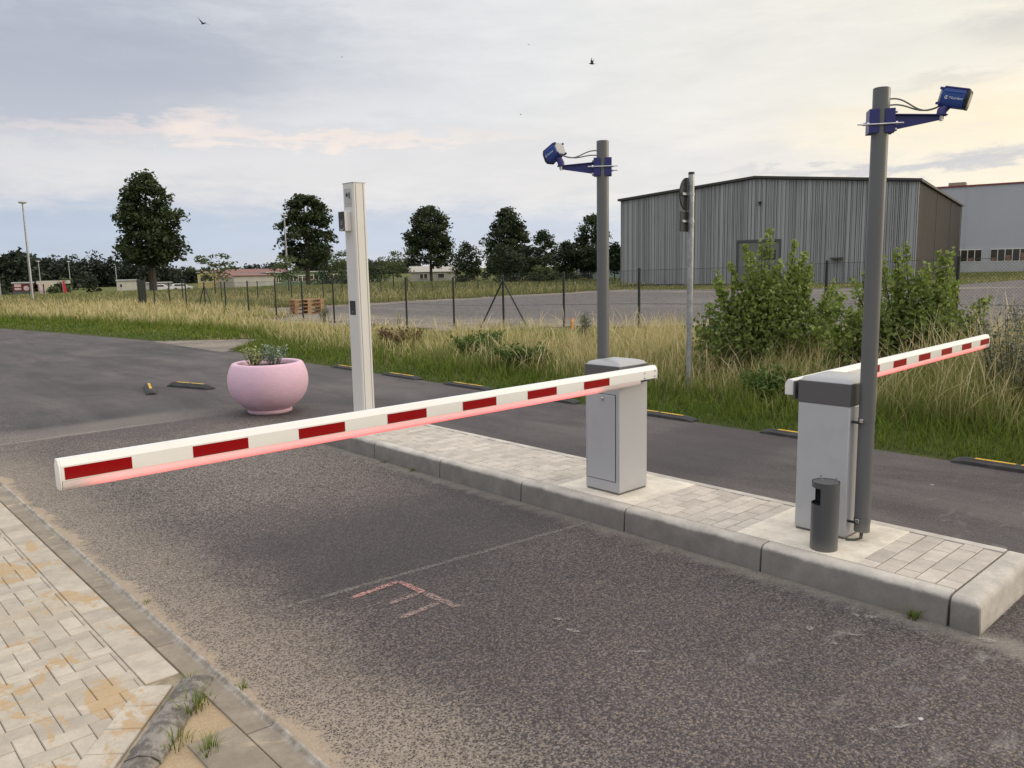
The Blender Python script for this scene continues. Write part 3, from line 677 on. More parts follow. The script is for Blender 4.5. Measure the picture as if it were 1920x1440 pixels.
def barrier(loc, rz, label, bend=0, hx=.155):
    t = thing('boom_barrier', loc, label, 'barrier', 'boom barriers on the island', rz)
    hy = .155
    mb = MB(); mb.box(-hx, hx, -hy, hy, .012, .775); mb.build('cabinet', M_silver, t, bevel=.006)
    mb = MB(); mb.box(-hx+.006, hx-.006, -hy+.006, hy-.006, 0, .012); mb.build('base_plate', M_hood, t)
    # door: dark seam, then a proud panel
    mb = MB(); mb.box(-hx-.0015, -hx+.002, -hy+.030, hy-.014, .088, .708); mb.build('door_seam', M_black, t)
    mb = MB(); mb.box(-hx-.006, -hx-.0012, -hy+.034, hy-.018, .092, .704); dr = mb.build('door', M_silver, t, bevel=.002)
    mb = MB(); Mx = Matrix.Translation((-hx-.006, -.01, .672)) @ Matrix.Rotation(-math.pi/2, 4, 'Y')
    cyl = [(.011, 0), (.011, .006), (.008, .009), (.004, .009), (.004, .005), (0, .005)]
    m2 = MB(); m2.lathe(cyl, 16); m2.v = [tuple(Mx @ Vector(v)) for v in m2.v]; m2.build('lock', M_steel, dr)
    h = MB(); h.box(-hx-.002, hx+.002, -hy-.002, hy+.002, .7755, .902); h.build('hood', M_hood, t, bevel=.0015)
    h = dome(-hx-.001, hx+.001, -hy-.001, hy+.001, .9022, .906, .036); h.build('lid', M_lid, t, bevel=.001, ang=25)
    # pivot flange between cabinet and boom
    m3 = MB(); Mx = Matrix.Translation((.06, -hy+.02, .838)) @ Matrix.Rotation(math.pi/2, 4, 'X')
    m3.lathe([(0, 0), (.045, 0), (.045, .075), (0, .075)], 20); m3.v = [tuple(Mx @ Vector(v)) for v in m3.v]; m3.build('pivot_flange', M_black, t)
    m4 = MB(); m4.box(.07, .150, -.1985, -.185, .782, .892); m4.build('clamp_plate', M_hood, t, bevel=.003)
    # boom: own local frame, x from butt (0) to tip (-3.73)
    L = 3.73
    bo = bpy.data.objects.new('boom', None); 
    sec = [(-.030, .034), (-.030, .094), (-.016, .120), (.016, .120), (.030, .094), (.030, .034)]
    mb = MB(); mb.prism(sec, -L, 0, 'x')
    bm_ = mb.build('boom', M_white, t, bevel=.0012, seg=1, ang=12); bm_.location = (.122+.005, -.228, .775); bm_.rotation_euler = (0, R(bend[1]) if isinstance(bend, tuple) else 0, R(bend[0] if isinstance(bend, tuple) else bend))
    for k in range(7):
        x0 = -L+.012+.4945*k
        for s in (-1, 1):
            m = MB(); m.box(x0, x0+.247, s*.0302-(.0008 if s < 0 else -.0), s*.0302+(.0 if s < 0 else .0008), .039, .088); m.build('red_stripe', M_red, bm_)
    led = [(-.0285, .0335), (-.0295, .016), (-.024, .003), (-.010, -.004), (.010, -.004), (.024, .003), (.0295, .016), (.0285, .0335)]
    m = MB(); m.prism(led, -L+.002, -.175, 'x', smooth=False); m.build('light_strip', M_led, bm_, ang=60)
    m = MB(); sec2 = [(-.0315, .028), (-.0315, .093), (-.014, .1215), (.014, .1215), (.0315, .093), (.0315, .028)]
    secb = [(-.0315, .010), (-.0315, .093), (-.014, .1215), (.014, .1215), (.0315, .093), (.0315, .010), (.022, -.003), (-.022, -.003)]
    m.prism(secb, -L-.008, -L, 'x'); m.build('end_cap', M_white, bm_, bevel=.003)
    m = MB(); m.prism(sec2, 0, .006, 'x'); m.build('end_cap', M_white, bm_, bevel=.002)
    for bx, bz in ((-.022, .092), (-.022, .054), (-.135, .084), (-.135, .050)):
        m = MB(); Mx = Matrix.Translation((bx, -.030, bz-.004)) @ Matrix.Rotation(math.pi/2, 4, 'X')
        m.lathe([(.0072, 0), (.0072, .003), (.005, .0045), (0, .0045)], 6); m.v = [tuple(Mx @ Vector(v)) for v in m.v]; m.build('bolt', M_steel, bm_)
    return t
barrier((4.345, 3.645, .1625), 0, 'grey boom barrier showing its locked door, lowered arm reaching left across near lane', 0)
barrier((4.552, 2.135, .1625), math.pi, 'grey boom barrier behind the graphite ash bin, lowered arm reaching right across the far lane', (-1.25, 0) and 1.3, .163)

# ------------------------------------------------------------------ camera poles
def text_mesh(name, body, size, m, parent, Mx):
    cu = bpy.data.curves.new(name, 'FONT'); cu.body = body; cu.size = size; cu.extrude = .0006; cu.align_x = 'LEFT'; cu.align_y = 'CENTER'
    tmp = bpy.data.objects.new(name, cu); col.objects.link(tmp)
    dg = bpy.context.evaluated_depsgraph_get(); me = bpy.data.meshes.new_from_object(tmp.evaluated_get(dg))
    bpy.data.objects.remove(tmp); me.transform(Mx); me.materials.clear(); o = link(name, me, m, parent); return o
def frame(origin, x, z):
    x = Vector(x).normalized(); z = Vector(z); y = z.cross(x).normalized(); z = x.cross(y)
    return Matrix(((x.x, y.x, z.x, origin[0]), (x.y, y.y, z.y, origin[1]), (x.z, y.z, z.z, origin[2]), (0, 0, 0, 1)))
def camera_pole(loc, top, zc, arm, axis, side, label, strap_dir, housing_at):
    """arm = (dx, dy) horizontal reach; axis = view direction of the housing; side = which side (+1/-1 of its local y) carries the logo"""
    t = thing('camera_pole', loc, label, 'camera pole', 'camera poles beside the barriers')
    H = top-loc[2]; zc -= loc[2]; rad = .0435
    mb = MB(); mb.tube([(0, 0, 0), (0, 0, H)], rad, 32); mb.build('pole', M_pole, t)
    mb = MB(); mb.tube([(0, 0, H), (0, 0, H+.003)], rad-.004, 24); mb.build('pole_cap', M_black, t)
    a = Vector((arm[0], arm[1], 0)); Lr = a.length; F = frame((0, 0, zc), a, (0, 0, 1))
    # clamp: two V-shaped blocks either side of the pole
    for s, nm in ((1, 'clamp_block'), (-1, 'clamp_block')):
        m = MB(); o_ = [(s*.064, -.048), (s*.064, .048), (s*.014, .048), (s*.042, .022), (s*.042, -.022), (s*.014, -.048)]
        m.prism(o_, -.062, .062, 'z', F); m.build(nm, M_bracket, t, bevel=.002)
    for s in (-1, 1):
        for zz in ((.0,) if s > 0 else (-.018,)):
            m = MB(); m.tube([F @ Vector((-.105, s*.0525, zz)), F @ Vector((.105, s*.0525, zz))], .0045, 8); m.build('threaded_rod', M_steel, t)
            for xx in (-.070, .070):
                m = MB(); m.tube([F @ Vector((xx-.005, s*.0525, zz)), F @ Vector((xx+.005, s*.0525, zz))], .010, 6); m.build('nut', M_steel, t)
    # tapered arm
    m = MB()
    m.prism([(.063, -.046), (.063, .030), (Lr, .014), (Lr, -.004)], -.004, .004, 'y', F)
    m.prism([(.063, .030), (.063, .036), (Lr+.015, .019), (Lr+.015, .013)], -.020, .020, 'y', F); ar = m.build('arm', M_bracket, t, bevel=.0015)
    for zz in (.045, -.048):
        for yy in (-.03, .03):
            m = MB(); m.tube([F @ Vector((.064, yy, zz)), F @ Vector((.076, yy, zz))], .009, 6); m.build('bolt', M_steel, t)
    # housing
    hc = Vector(housing_at)-Vector(loc)
    G = frame(hc, axis, (0, 0, 1)); hl = .057
    foot = F @ Vector((Lr-.012, 0, .018))
    m = MB(); m.tube([foot, foot+Vector((0, 0, .02)), hc-G.to_3x3() @ Vector((.02, 0, .035))], [.026, .024, .022], 12); m.build('swivel_foot', M_bracket, t)
    m = MB(); m.tube([foot-Vector((0, 0, .03)), foot], .010, 6); m.build('foot_bolt', M_steel, t)
    o8 = [(-.044, -.030), (-.030, -.048), (.030, -.048), (.044, -.030), (.047, .020), (.038, .046), (-.038, .046), (-.047, .020)]
    m = MB(); m.prism(o8, -hl, hl, 'x', G); ho = m.build('camera_housing', M_blue, t, bevel=.004)
    for s in (-1, 1): m = MB(); m.box(-hl+.01, hl-.01, s*.043-.006, s*.043+.006, .020, .029, G); m.build('side_rib', M_blue, ho, bevel=.003)
    m = MB(); m.prism([(.042, .042), (.042, .052), (-.042, .052), (-.042, .042)], -hl+.004, hl+.010, 'x', G); m.build('sun_shield', M_bracket, ho, bevel=.003)
    m = MB(); m.prism([(p[0]*1.02, p[1]*1.02) for p in o8], hl, hl+.017, 'x', G); m.build('front_bezel', M_black, ho, bevel=.003)
    m = MB(); m.prism([(p[0]*.7, p[1]*.7) for p in o8], hl+.017, hl+.0185, 'x', G); m.build('lens_window', M_glass, ho)
    m = MB(); m.prism([(p[0]*.88, p[1]*.88) for p in o8], -hl-.010, -hl, 'x', G); m.build('rear_plate', M_plate, ho, bevel=.002)
    for sy in (-1, 1):
        for sz in (-1, 1): m = MB(); m.box(-hl-.016, -hl+.006, sy*.038-.006, sy*.038+.006, sz*.038-.006, sz*.038+.006, G); m.build('corner_latch', M_bracket, ho, bevel=.001)
    # writing on the visible side
    X = G.to_3x3() @ Vector((-side, 0, 0)); Z = G.to_3x3() @ Vector((0, side, 0))
    Yv = Z.cross(X)
    org = G @ Vector((-.016 if side < 0 else .028, side*.0468, -.004))
    T4 = Matrix(((X.x, Yv.x, Z.x, org.x), (X.y, Yv.y, Z.y, org.y), (X.z, Yv.z, Z.z, org.z), (0, 0, 0, 1)))
    text_mesh('logo_text', 'Number', .0195, M_logo, ho, T4 @ Matrix.Translation((.0, 0, 0)))
    m = MB(); k = 24; ri, ro = .0058, .0088
    for i in range(k-4):
        w0, w1 = 2*math.pi*(i+2)/k, 2*math.pi*(i+3)/k
        m.add([T4 @ Vector((-.014+r*math.cos(w), r*math.sin(w), .0004)) for r, w in ((ri, w0), (ro, w0), (ro, w1), (ri, w1))], [(0, 1, 2, 3)])
    m.add([T4 @ Vector(v) for v in ((-.0155, -.006, .0005), (-.0125, -.006, .0005), (-.0125, .005, .0005), (-.0155, .005, .0005))], [(0, 1, 2, 3)])
    m.build('logo_ring', M_logo, ho)
    # two cables from the pole into the housing
    ad = a.normalized()
    for dz, sag in ((.115, .0), (.083, .012)):
        p0 = ad*rad+Vector((0, 0, zc+dz)); p3 = hc-G.to_3x3() @ Vector((.055, 0, .045))
        pts = []
        c1 = p0+ad*.10+Vector((0, 0, .012)); c2 = p3-ad*.12-Vector((0, 0, .065-sag))
        for i in range(17):
            u_ = i/16; pts.append(p0*(1-u_)**3+c1*3*u_*(1-u_)**2+c2*3*u_*u_*(1-u_)+p3*u_**3)
        m = MB(); m.tube(pts, .0042, 8); m.build('cable', M_cablel, t)
    # straps that hold the pole to the cabinet
    for zs in (.865, .285):
        zs -= loc[2]
        m = MB(); m.lathe([(rad+.0005, zs-.011), (rad+.0025, zs-.011), (rad+.0025, zs+.011), (rad+.0005, zs+.011)], 32); m.build('strap', M_pole, t)
        q = Vector((-.052, strap_dir*.004, zs))
        m = MB(); m.box(q.x-.010, q.x+.010, q.y-.010, q.y+.010, zs-.011, zs+.011); m.build('strap_clip', M_steel, t, bevel=.002)
        m = MB(); m.tube([(-.052, strap_dir*.012, zs-.012), (-.052, strap_dir*.060, zs-.012)], .008, 8); m.build('strap_bolt', M_black, t)
    return t
P1 = (4.46, 3.866, .20); P2 = (4.46, 1.915, .215)
p1 = camera_pole(P1, 2.625, 2.447, (-.20, .235), (.05, .92, -.40), 1, 'grey pole behind the left barrier cabinet carrying a blue camera that points left', -1, (4.262, 4.150, 2.560))
p2 = camera_pole(P2, 2.655, 2.484, (.175, -.255), (.19, -.96, -.26), -1, 'grey pole strapped to the right barrier cabinet carrying a blue camera that points right', 1, (4.665, 1.625, 2.583))
m = MB(); m.tube([(-.01, .0, -.005), (-.03, -.005, -.035), (-.05, .02, -.046), (-.075, .06, -.044)], .006, 8); m.tube([(.012, .0, -.005), (-.01, -.005, -.040), (-.045, .02, -.047), (-.075, .05, -.045)], .006, 8)
m.build('cable', M_cable, p2)

# ------------------------------------------------------------------ ash bin
t = thing('ash_bin', (4.178, 2.002, .1625), 'graphite cylindrical ash bin with a cut-out mouth, standing on the kerb side of the slab', 'ash bin')
rad = .0735; H = .385; n = 64; mb = MB(); MA = math.radians
zs = [0, .25, .262, .272, .282, .30, .33, .355, .363, H]
dirm = math.atan2(0-1.0, -1.0)   # towards the near lane
inner = rad-.004; am = R(129); hw = R(56)
def open_(k, z): 
    w = (2*math.pi*(k+.5)/n-am+math.pi) % (2*math.pi)-math.pi
    return abs(w) < hw and .262 <= z < .355
vs = [((rad if q == 0 else inner)*math.cos(2*math.pi*k/n), (rad if q == 0 else inner)*math.sin(2*math.pi*k/n), z) for q in (0, 1) for z in zs for k in range(n)]
fs = []; N1 = len(zs)*n
for i in range(len(zs)-1):
    for k in range(n):
        if open_(k, zs[i]): continue
        k2 = (k+1) % n
        fs.append((i*n+k, i*n+k2, (i+1)*n+k2, (i+1)*n+k)); fs.append((N1+i*n+k, N1+(i+1)*n+k, N1+(i+1)*n+k2, N1+i*n+k2))
mb.add(vs, fs, True); mb.build('body', M_ash, t)
mb = MB(); mb.lathe([(0, H-.006), (inner, H-.006), (inner, H-.002), (0, H-.002)], 48); mb.build('lid', M_ash, t)
for (bx, by) in ((-.045, .0), (.02, -.05), (.03, .045)):
    mb = MB(); mb.tube([(bx, by, H-.002), (bx, by, H+.018)], .004, 8); mb.tube([(bx, by, H+.016), (bx, by, H+.022)], .0065, 8); mb.build('lid_screw', M_steel, t)
mb = MB(); mb.lathe([(0, .245), (inner-.001, .245), (inner-.001, .250), (0, .250)], 32); mb.build('inner_tray', M_black, t)
mb = MB(); mb.tube([(-.01, 0, .250), (-.01, 0, .33)], .012, 12); mb.tube([(-.03, 0, .30), (.02, 0, .30)], .014, 12); mb.build('latch', M_navy, t)

# ------------------------------------------------------------------ intercom post
t = thing('intercom_post', (4.42, 7.136, .16), 'tall cream square post carrying a small black and grey card reader', 'intercom post')
W, D, H = .148, .20, 2.465
mb = MB(); mb.prism([(0, .012), (.012, 0), (W-.012, 0), (W, .012), (W, D-.012), (W-.012, D), (.012, D), (0, D-.012)], 0, H, 'z'); mb.build('column', M_offwhite, t, bevel=.002)
for x in (.030, W-.030):
    mb = MB(); mb.box(x-.003, x+.003, -.0022, .001, .0, H-.004); mb.build('profile_groove', mat('groove_grey', base=(.30, .29, .28), rough=.5), t)
mb = MB(); mb.box(-.003, W+.003, -.003, D+.003, H, H+.008); mb.build('top_cap', M_lgrey, t, bevel=.002)
z0 = -.16
mb = MB(); mb.box(-.004, .001, .035, .165, 2.395+z0, 2.575+z0); pn_ = mb.build('intercom_panel', mat('brushed_panel', base=(.50, .49, .48), rough=.35, metal=.4, vary=.06), t, bevel=.002)
mb = MB(); Mx = Matrix.Translation((-.004, .115, 2.510+z0)) @ Matrix.Rotation(-math.pi/2, 4, 'Y'); mb.lathe([(0, .0005), (.022, .0005), (.022, 0)], 20); mb.v = [tuple(Mx @ Vector(v)) for v in mb.v]; mb.build('speaker_grille', M_signback, pn_)
mb = MB(); mb.box(-.0055, -.003, .060, .080, 2.470+z0, 2.535+z0); mb.build('name_strip', M_signback, pn_)
mb = MB(); Mx = Matrix.Translation((-.004, .098, 2.430+z0)) @ Matrix.Rotation(-math.pi/2, 4, 'Y'); mb.lathe([(0, .006), (.008, .006), (.009, 0)], 16); mb.v = [tuple(Mx @ Vector(v)) for v in mb.v]; mb.build('call_button', M_steel, pn_)
mb = MB(); mb.box(-.075, -.001, .060, .175, 2.150+z0, 2.345+z0); rd = mb.build('card_reader', M_offwhite, t, bevel=.004)
mb = MB(); mb.box(-.080, -.075, .062, .173, 2.152+z0, 2.343+z0); mb.build('reader_face', mat('reader_grey', base=(.05, .05, .06), rough=.4), rd, bevel=.003)
mb = MB(); mb.box(-.0815, -.079, .070, .165, 2.270+z0, 2.335+z0); mb.build('screen', M_black, rd)
mb = MB(); mb.box(-.083, -.079, .075, .160, 2.155+z0, 2.168+z0); mb.box(-.083, -.079, .075, .085, 2.155+z0, 2.182+z0); mb.box(-.083, -.079, .150, .160, 2.155+z0, 2.182+z0); mb.build('card_slot', M_lgrey, rd)
mb = MB(); mb.box(-.0815, -.079, .100, .130, 2.236+z0, 2.242+z0); mb.box(-.0815, -.079, .100, .130, 2.216+z0, 2.222+z0); mb.build('reader_symbol', M_lgrey, rd)
mb = MB(); mb.box(-.004, .001, .055, .160, 1.295+z0, 1.440+z0); sp = mb.build('switch_plate', M_signback, t, bevel=.002)
mb = MB(); Mx = Matrix.Translation((-.004, .105, 1.325+z0)) @ Matrix.Rotation(-math.pi/2, 4, 'Y'); mb.lathe([(0, .005), (.007, .005), (.008, 0)], 16); mb.v = [tuple(Mx @ Vector(v)) for v in mb.v]; mb.build('switch_button', M_steel, sp)

# ------------------------------------------------------------------ leaves and plants
def leaf_mesh(name, P, size, tint, flat=.5, asp=.62, seed=0, droop=0, up=None):
    """one bent diamond leaf per point"""
    r = np.random.default_rng(seed); n = len(P)
    yaw = r.uniform(0, 2*np.pi, n); tilt = r.normal(0, flat, n)-droop
    d = np.stack([np.cos(yaw)*np.cos(tilt), np.sin(yaw)*np.cos(tilt), np.sin(tilt)], -1)
    rnd = r.normal(size=(n, 3)); rnd[:, 2] += 1.2*(1-flat) if up is None else up
    w = np.cross(d, rnd); w /= np.linalg.norm(w, axis=1)[:, None]+1e-9; nn = np.cross(w, d)
    s = (size*r.uniform(.45, 1.45, n))[:, None]
    a = P-d*s*.5; b_ = P+w*s*asp*.5+nn*s*.10; c = P+d*s*.5-nn*s*.06; e = P-w*s*asp*.5+nn*s*.10
    V = np.stack([a, b_, c, e], 1).reshape(-1, 3); Q = np.arange(4*n).reshape(n, 4)
    return npmesh(name, V, Q, tint=np.repeat(np.clip(tint, 0, 1), 4))
def crown_points(prof, nc, per, seed, cr=.9, flat=.6, shell=.55, lean=(0, 0)):
    r = np.random.default_rng(seed); zz = np.array([p[0] for p in prof]); rr = np.array([p[1] for p in prof])
    zs_ = np.linspace(zz[0], zz[-1], 200); ws = np.interp(zs_, zz, rr)+.15*rr.max(); cz = r.choice(zs_, nc, p=ws/ws.sum())
    R_ = np.interp(cz, zz, rr); a = r.uniform(0, 2*np.pi, nc); q = np.sqrt(r.uniform(shell**2, 1, nc))*r.uniform(.68, 1.2, nc)
    C = np.stack([np.cos(a)*R_*q, np.sin(a)*R_*q, cz], -1)
    k = np.repeat(np.arange(nc), per); csz = (cr*r.uniform(.6, 1.25, nc))[k, None]
    off = np.clip(r.normal(size=(nc*per, 3)), -1.7, 1.7)*csz*np.array([.55, .55, .55*flat])
    off[:, 2] -= .25*np.hypot(off[:, 0], off[:, 1])
    P = C[k]+off; ctint = r.uniform(.05, .75, nc)[k]
    t = ctint+r.normal(0, .16, len(k))+.12*(off[:, 2]/(csz[:, 0]))
    return P, t
def trunk_mesh(parent, H, r0, branches, seed, m=M_bark, name='trunk'):
    r = random.Random(seed); mb = MB()
    mb.tube([(0, 0, -.3), (r.uniform(-.05, .05)*H*.1, 0, H*.4), (r.uniform(-.1, .1)*H*.1, r.uniform(-.1, .1)*H*.1, H*.92)], [r0*1.2, r0*.8, r0*.12], 8)
    for k in range(branches):
        z = H*r.uniform(.25, .8); a = r.uniform(0, 6.28); L = H*r.uniform(.12, .26)
        p = Vector((0, 0, z)); q = p+Vector((math.cos(a)*L*.6, math.sin(a)*L*.6, L*.35)); s = q+Vector((math.cos(a)*L*.5, math.sin(a)*L*.5, L*.3))
        mb.tube([p, q, s], [r0*.35, r0*.2, r0*.06], 6)
    return mb.build(name, m, parent)
def tree(name, x, y, H, prof, label, group, leafm, nc, per, size, seed, cr, flat=.6, shell=.5, r0=.16, br=8, droop=.25, cat='tree'):
    t = thing(name, (x, y, float(gh(x, y))), label, cat, group)
    trunk_mesh(t, H, r0, br, seed)
    P, tn = crown_points(prof, nc, per, seed, cr, flat, shell)
    link('crown', leaf_mesh('crown', P, size, tn, seed=seed, droop=droop), leafm, t); return t
def lprof(z0, z1, w, top=.12, low=.62, mid=.38):
    return [(z0, w*low*.55), (z0+.10*(z1-z0), w*low*1.15), (z0+mid*(z1-z0), w), (z0+.62*(z1-z0), w*.84), (z0+.82*(z1-z0), w*.56), (z0+.93*(z1-z0), w*.33), (z1, w*top)]
BIG = 'tall dark trees beyond the fence'
tree('linden_tree', 29.4, 87.2, 11.2, lprof(3.3, 12.1, 3.15, .1, .8, .32), 'largest dark leafy tree, farthest left of the tall trees, beyond the fence corner', BIG, L_tree, 135, 105, .40, 11, .9, r0=.36)
tree('linden_tree', 51.0, 94.1, 11.6, lprof(3.1, 12.3, 3.2, .08, .8, .28), 'tall dark tree beside the cream intercom post, green building behind its trunk', BIG, L_tree, 125, 100, .40, 12, .9, r0=.29)
tree('linden_tree', 76.9, 102.3, 11.5, lprof(3.0, 11.9, 4.1, .05, .85, .22), 'broad dark tree with a pointed crown midway between intercom post and left camera pole', BIG, L_tree, 130, 100, .42, 13, .95, r0=.22)
tree('linden_tree', 80.9, 88.6, 9.8, lprof(1.4, 10.4, 3.4, .05, .9, .25), 'dark conical tree rising behind the round low trees, left of the left camera pole', BIG, L_tree, 135, 100, .42, 14, .9, r0=.2)
tree('linden_tree', 88.4, 88.4, 7.2, lprof(1.2, 7.7, 1.95, .05, .9, .25), 'smallest narrow conical dark tree beside the far pale lamp post', BIG, L_tree, 60, 80, .34, 15, .75, r0=.14)
tree('linden_tree', 85.9, 76.5, 8.5, lprof(1.2, 8.9, 2.5, .06, .9, .25), 'dark conical tree partly hidden behind the left camera pole', BIG, L_tree, 85, 90, .34, 16, .8, r0=.16)
SM = 'light airy young trees behind the fence'
for i, (x, y, H, w, lab) in enumerate(((23.6, 57.3, 3.15, 1.7, 'airy young tree with spreading crown in front of the yellow house'), (30.1, 58.7, 2.85, 1.5, 'airy young tree in front of the dark tree trunk, above the pallets'),
        (33.7, 56.7, 3.25, 1.2, 'airy young tree half hidden by the cream intercom post'), (38.3, 56.2, 3.3, 1.75, 'airy young tree just right of the cream intercom post'))):
    tree('young_tree', x, y, H*.9, [(1.2, w*.45), (1.7, w*.75), (2.3, w), (2.8, w*.8), (H, w*.35)], lab, SM, L_light, 27, 38, .18, 30+i, .42, .5, .3, .05, 8, 0)
DK = 'round dark low trees in front of the hall end'
for i, (x, y, z1, w, lab) in enumerate(((55.9, 68.0, 4.35, 1.95, 'dark round low tree right of the broad pointed tree, bushy to the ground'), (55.0, 60.8, 3.9, 2.4, 'widest dark round low tree, in front of the conical tree'),
        (59.9, 61.7, 3.7, 2.1, 'dark round low tree below the smallest conical tree'), (60.9, 57.8, 4.0, 1.55, 'dark round tree on a thin trunk just left of the left camera pole'),
        (62.5, 56.2, 3.7, 1.45, 'dark round tree behind the left camera pole'), (64.2, 54.1, 3.8, 1.2, 'dark round tree touching the left end of the timber hall'))):
    lo = .5 if i < 3 else 1.3
    tree('round_tree', x, y, z1*.85, [(lo, w*.5), (lo+.5, w*.9), (2.3, w), (3.0, w*.85), (z1-.3, w*.45), (z1, w*.15)], lab, DK, L_hedge, 62, 62, .24, 50+i, .6, .8, .35, .07, 9, -.3)
def shrub(x, y, h, w, lab, seed, group='round bushes on the far meadow', size=.3, lm=None, nc=26, cat='bush', name='bush'):
    t = thing(name, (x, y, float(gh(x, y))), lab, cat, group)
    P, tn = crown_points([(.1, w*.8), (h*.4, w), (h*.75, w*.75), (h, w*.3)], nc, 45, seed, w*.35, .8, .3)
    link('foliage', leaf_mesh('foliage', P, size, tn, seed=seed), lm or L_hedge, t)
    mb = MB()
    for k in range(5):
        a = k*1.256; mb.tube([(0, 0, -.2), (math.cos(a)*w*.2, math.sin(a)*w*.2, h*.4), (math.cos(a)*w*.45, math.sin(a)*w*.45, h*.75)], [.05, .035, .012], 6)
    mb.build('stem', M_bark, t); return t
shrub(35.2, 145.8, 3.0, 1.5, 'light green round bush beside the grey shed', 71, lm=L_light)
shrub(39.3, 144.8, 2.8, 1.1, 'darker small round bush between shed and white house', 72)
shrub(31.0, 134.0, 1.3, 1.2, 'low light bush in front of the grey shed', 75, lm=L_light)
shrub(70.0, 121.2, 4.1, 3.4, 'dark wide hedge clump behind the cream intercom post', 73, nc=60)
shrub(76.0, 118.5, 3.4, 3.0, 'dark hedge clump right of the cream intercom post, before the bungalow', 74, nc=50)
shrub(54.0, 88.0, .95, 1.5, 'low dark bush at the foot of the tree beside the intercom post', 76, nc=20)
shrub(66.5, 63.0, 2.1, 1.5, 'greyish green bush behind the round trees next to the dark van', 77, lm=L_light)
shrub(57.5, 58.2, 1.7, 1.5, 'pale green willow bush low under the round trees', 78, lm=L_light)
shrub(26.0, 148.0, 1.5, 2.6, 'low green bush left of the maroon kiosk', 79, nc=30)
# far wood: one mass of crowns along the horizon
def far_wood(name, pts, label_none, seed, size, per=60):
    r = np.random.default_rng(seed); Ps, Ts = [], []
    for (x, y, z1, w) in pts:
        zb = float(gh(x, y))
        P, tn = crown_points([(.3, w*.8), (z1*.4, w), (z1*.75, w*.75), (z1, w*.2)], 22, per, int(r.integers(1e6)), w*.38, .8, .3)
        P[:, 2] += zb; P[:, 0] += x; P[:, 1] += y; Ps.append(P); Ts.append(tn*.8+r.uniform(-.1, .25))
    return tag(link(name, leaf_mesh(name, np.concatenate(Ps), size, np.concatenate(Ts), seed=seed), L_far if 'blue' in name or True else L_hedge), 'distant dark green wood along the horizon', 'wood', None, 'stuff')
wp = []
for k in range(16):
    u_ = k/15; wp.append((20+u_*36, 215+u_*18+random.uniform(-6, 6), 10.6-2.6*u_+random.uniform(-.8, .8), 4.2))
for k in range(16):
    u_ = k/15; wp.append((52+u_*44, 262+u_*14+random.uniform(-8, 8), 8.4+1.3*math.sin(k*1.7)+random.uniform(-.8, .8), 5.0))
for k in range(20):
    u_ = k/19; wp.append((92+u_*96, 300-u_*36+random.uniform(-10, 10), 5.2+random.uniform(-.7, .8)-u_*.5, 5.5))
far_wood('far_wood', wp, None, 5, .95)

# poplar bushes on the verge
def bush(x, y, label, shoots, body, seed, nbody, parts=26):
    z0 = float(gh(x, y)); t = thing('poplar_bush', (x, y, z0), label, 'bush', 'leafy bushes on the verge')
    r = np.random.default_rng(seed); Ps, Ts = [], []
    rt = np.array([.737, -.675]); fw = np.array([.675, .737])
    mb = MB()
    for (u_, h, rad) in shoots:
        dv = r.uniform(-.35, .35); base = rt*u_*.35+fw*dv*.4; top = rt*u_+fw*dv
        k = int(235*h*rad/.2); s = r.uniform(.22, 1, k)**.8
        lean = r.normal(0, .05, 2)
        px = base[0]+(top[0]-base[0])*s+lean[0]*s*s; py = base[1]+(top[1]-base[1])*s+lean[1]*s*s
        rad_ = rad*(1.12-s)**.7+.02; a = r.uniform(0, 6.28, k); q = np.sqrt(r.uniform(.02, 1, k))*rad_
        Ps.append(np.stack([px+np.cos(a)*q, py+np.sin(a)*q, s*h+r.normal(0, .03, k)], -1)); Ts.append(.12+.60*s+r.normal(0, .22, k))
        mb.tube([(base[0]*.3, base[1]*.3, -.1), (base[0]+(top[0]-base[0])*.45, base[1]+(top[1]-base[1])*.45, h*.5), (top[0]+lean[0], top[1]+lean[1], h*.99)], [.016, .010, .003], 6)
    P, tn = crown_points(body, nbody, parts, seed+1, .26, .8, .15)
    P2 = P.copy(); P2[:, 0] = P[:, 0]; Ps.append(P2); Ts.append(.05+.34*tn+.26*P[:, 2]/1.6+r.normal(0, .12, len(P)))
    P = np.concatenate(Ps); tn = np.concatenate(Ts)
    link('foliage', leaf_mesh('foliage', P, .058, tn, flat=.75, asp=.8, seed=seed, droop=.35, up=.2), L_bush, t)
    mb.build('stem', M_bark, t); return t
sh1 = [(-.38, 1.86, .11), (.62, 1.58, .12), (-.12, 1.92, .10), (.34, 1.72, .11), (-.74, 1.50, .11), (.80, 1.36, .12), (.02, 2.08, .11), (.26, 1.90, .12), (-.50, 1.62, .14), (.50, 1.72, .12), (-.28, 1.74, .15), (.40, 1.55, .2), (-.64, 1.36, .16), (.12, 1.60, .2), (.70, 1.44, .16), (-.84, 1.02, .20), (.90, 1.12, .20), (-.10, 1.50, .2), (.62, 1.25, .22), (1.05, 1.05, .26), (.92, 1.22, .22), (1.18, .80, .24), (-1.0, .70, .22)]
bush(10.35, 5.86, 'leafy green poplar bush with upright shoots right of the road sign post', sh1, [(.10, .95), (.45, 1.05), (.8, .85), (1.1, .55), (1.3, .2)], 91, 215, 44)
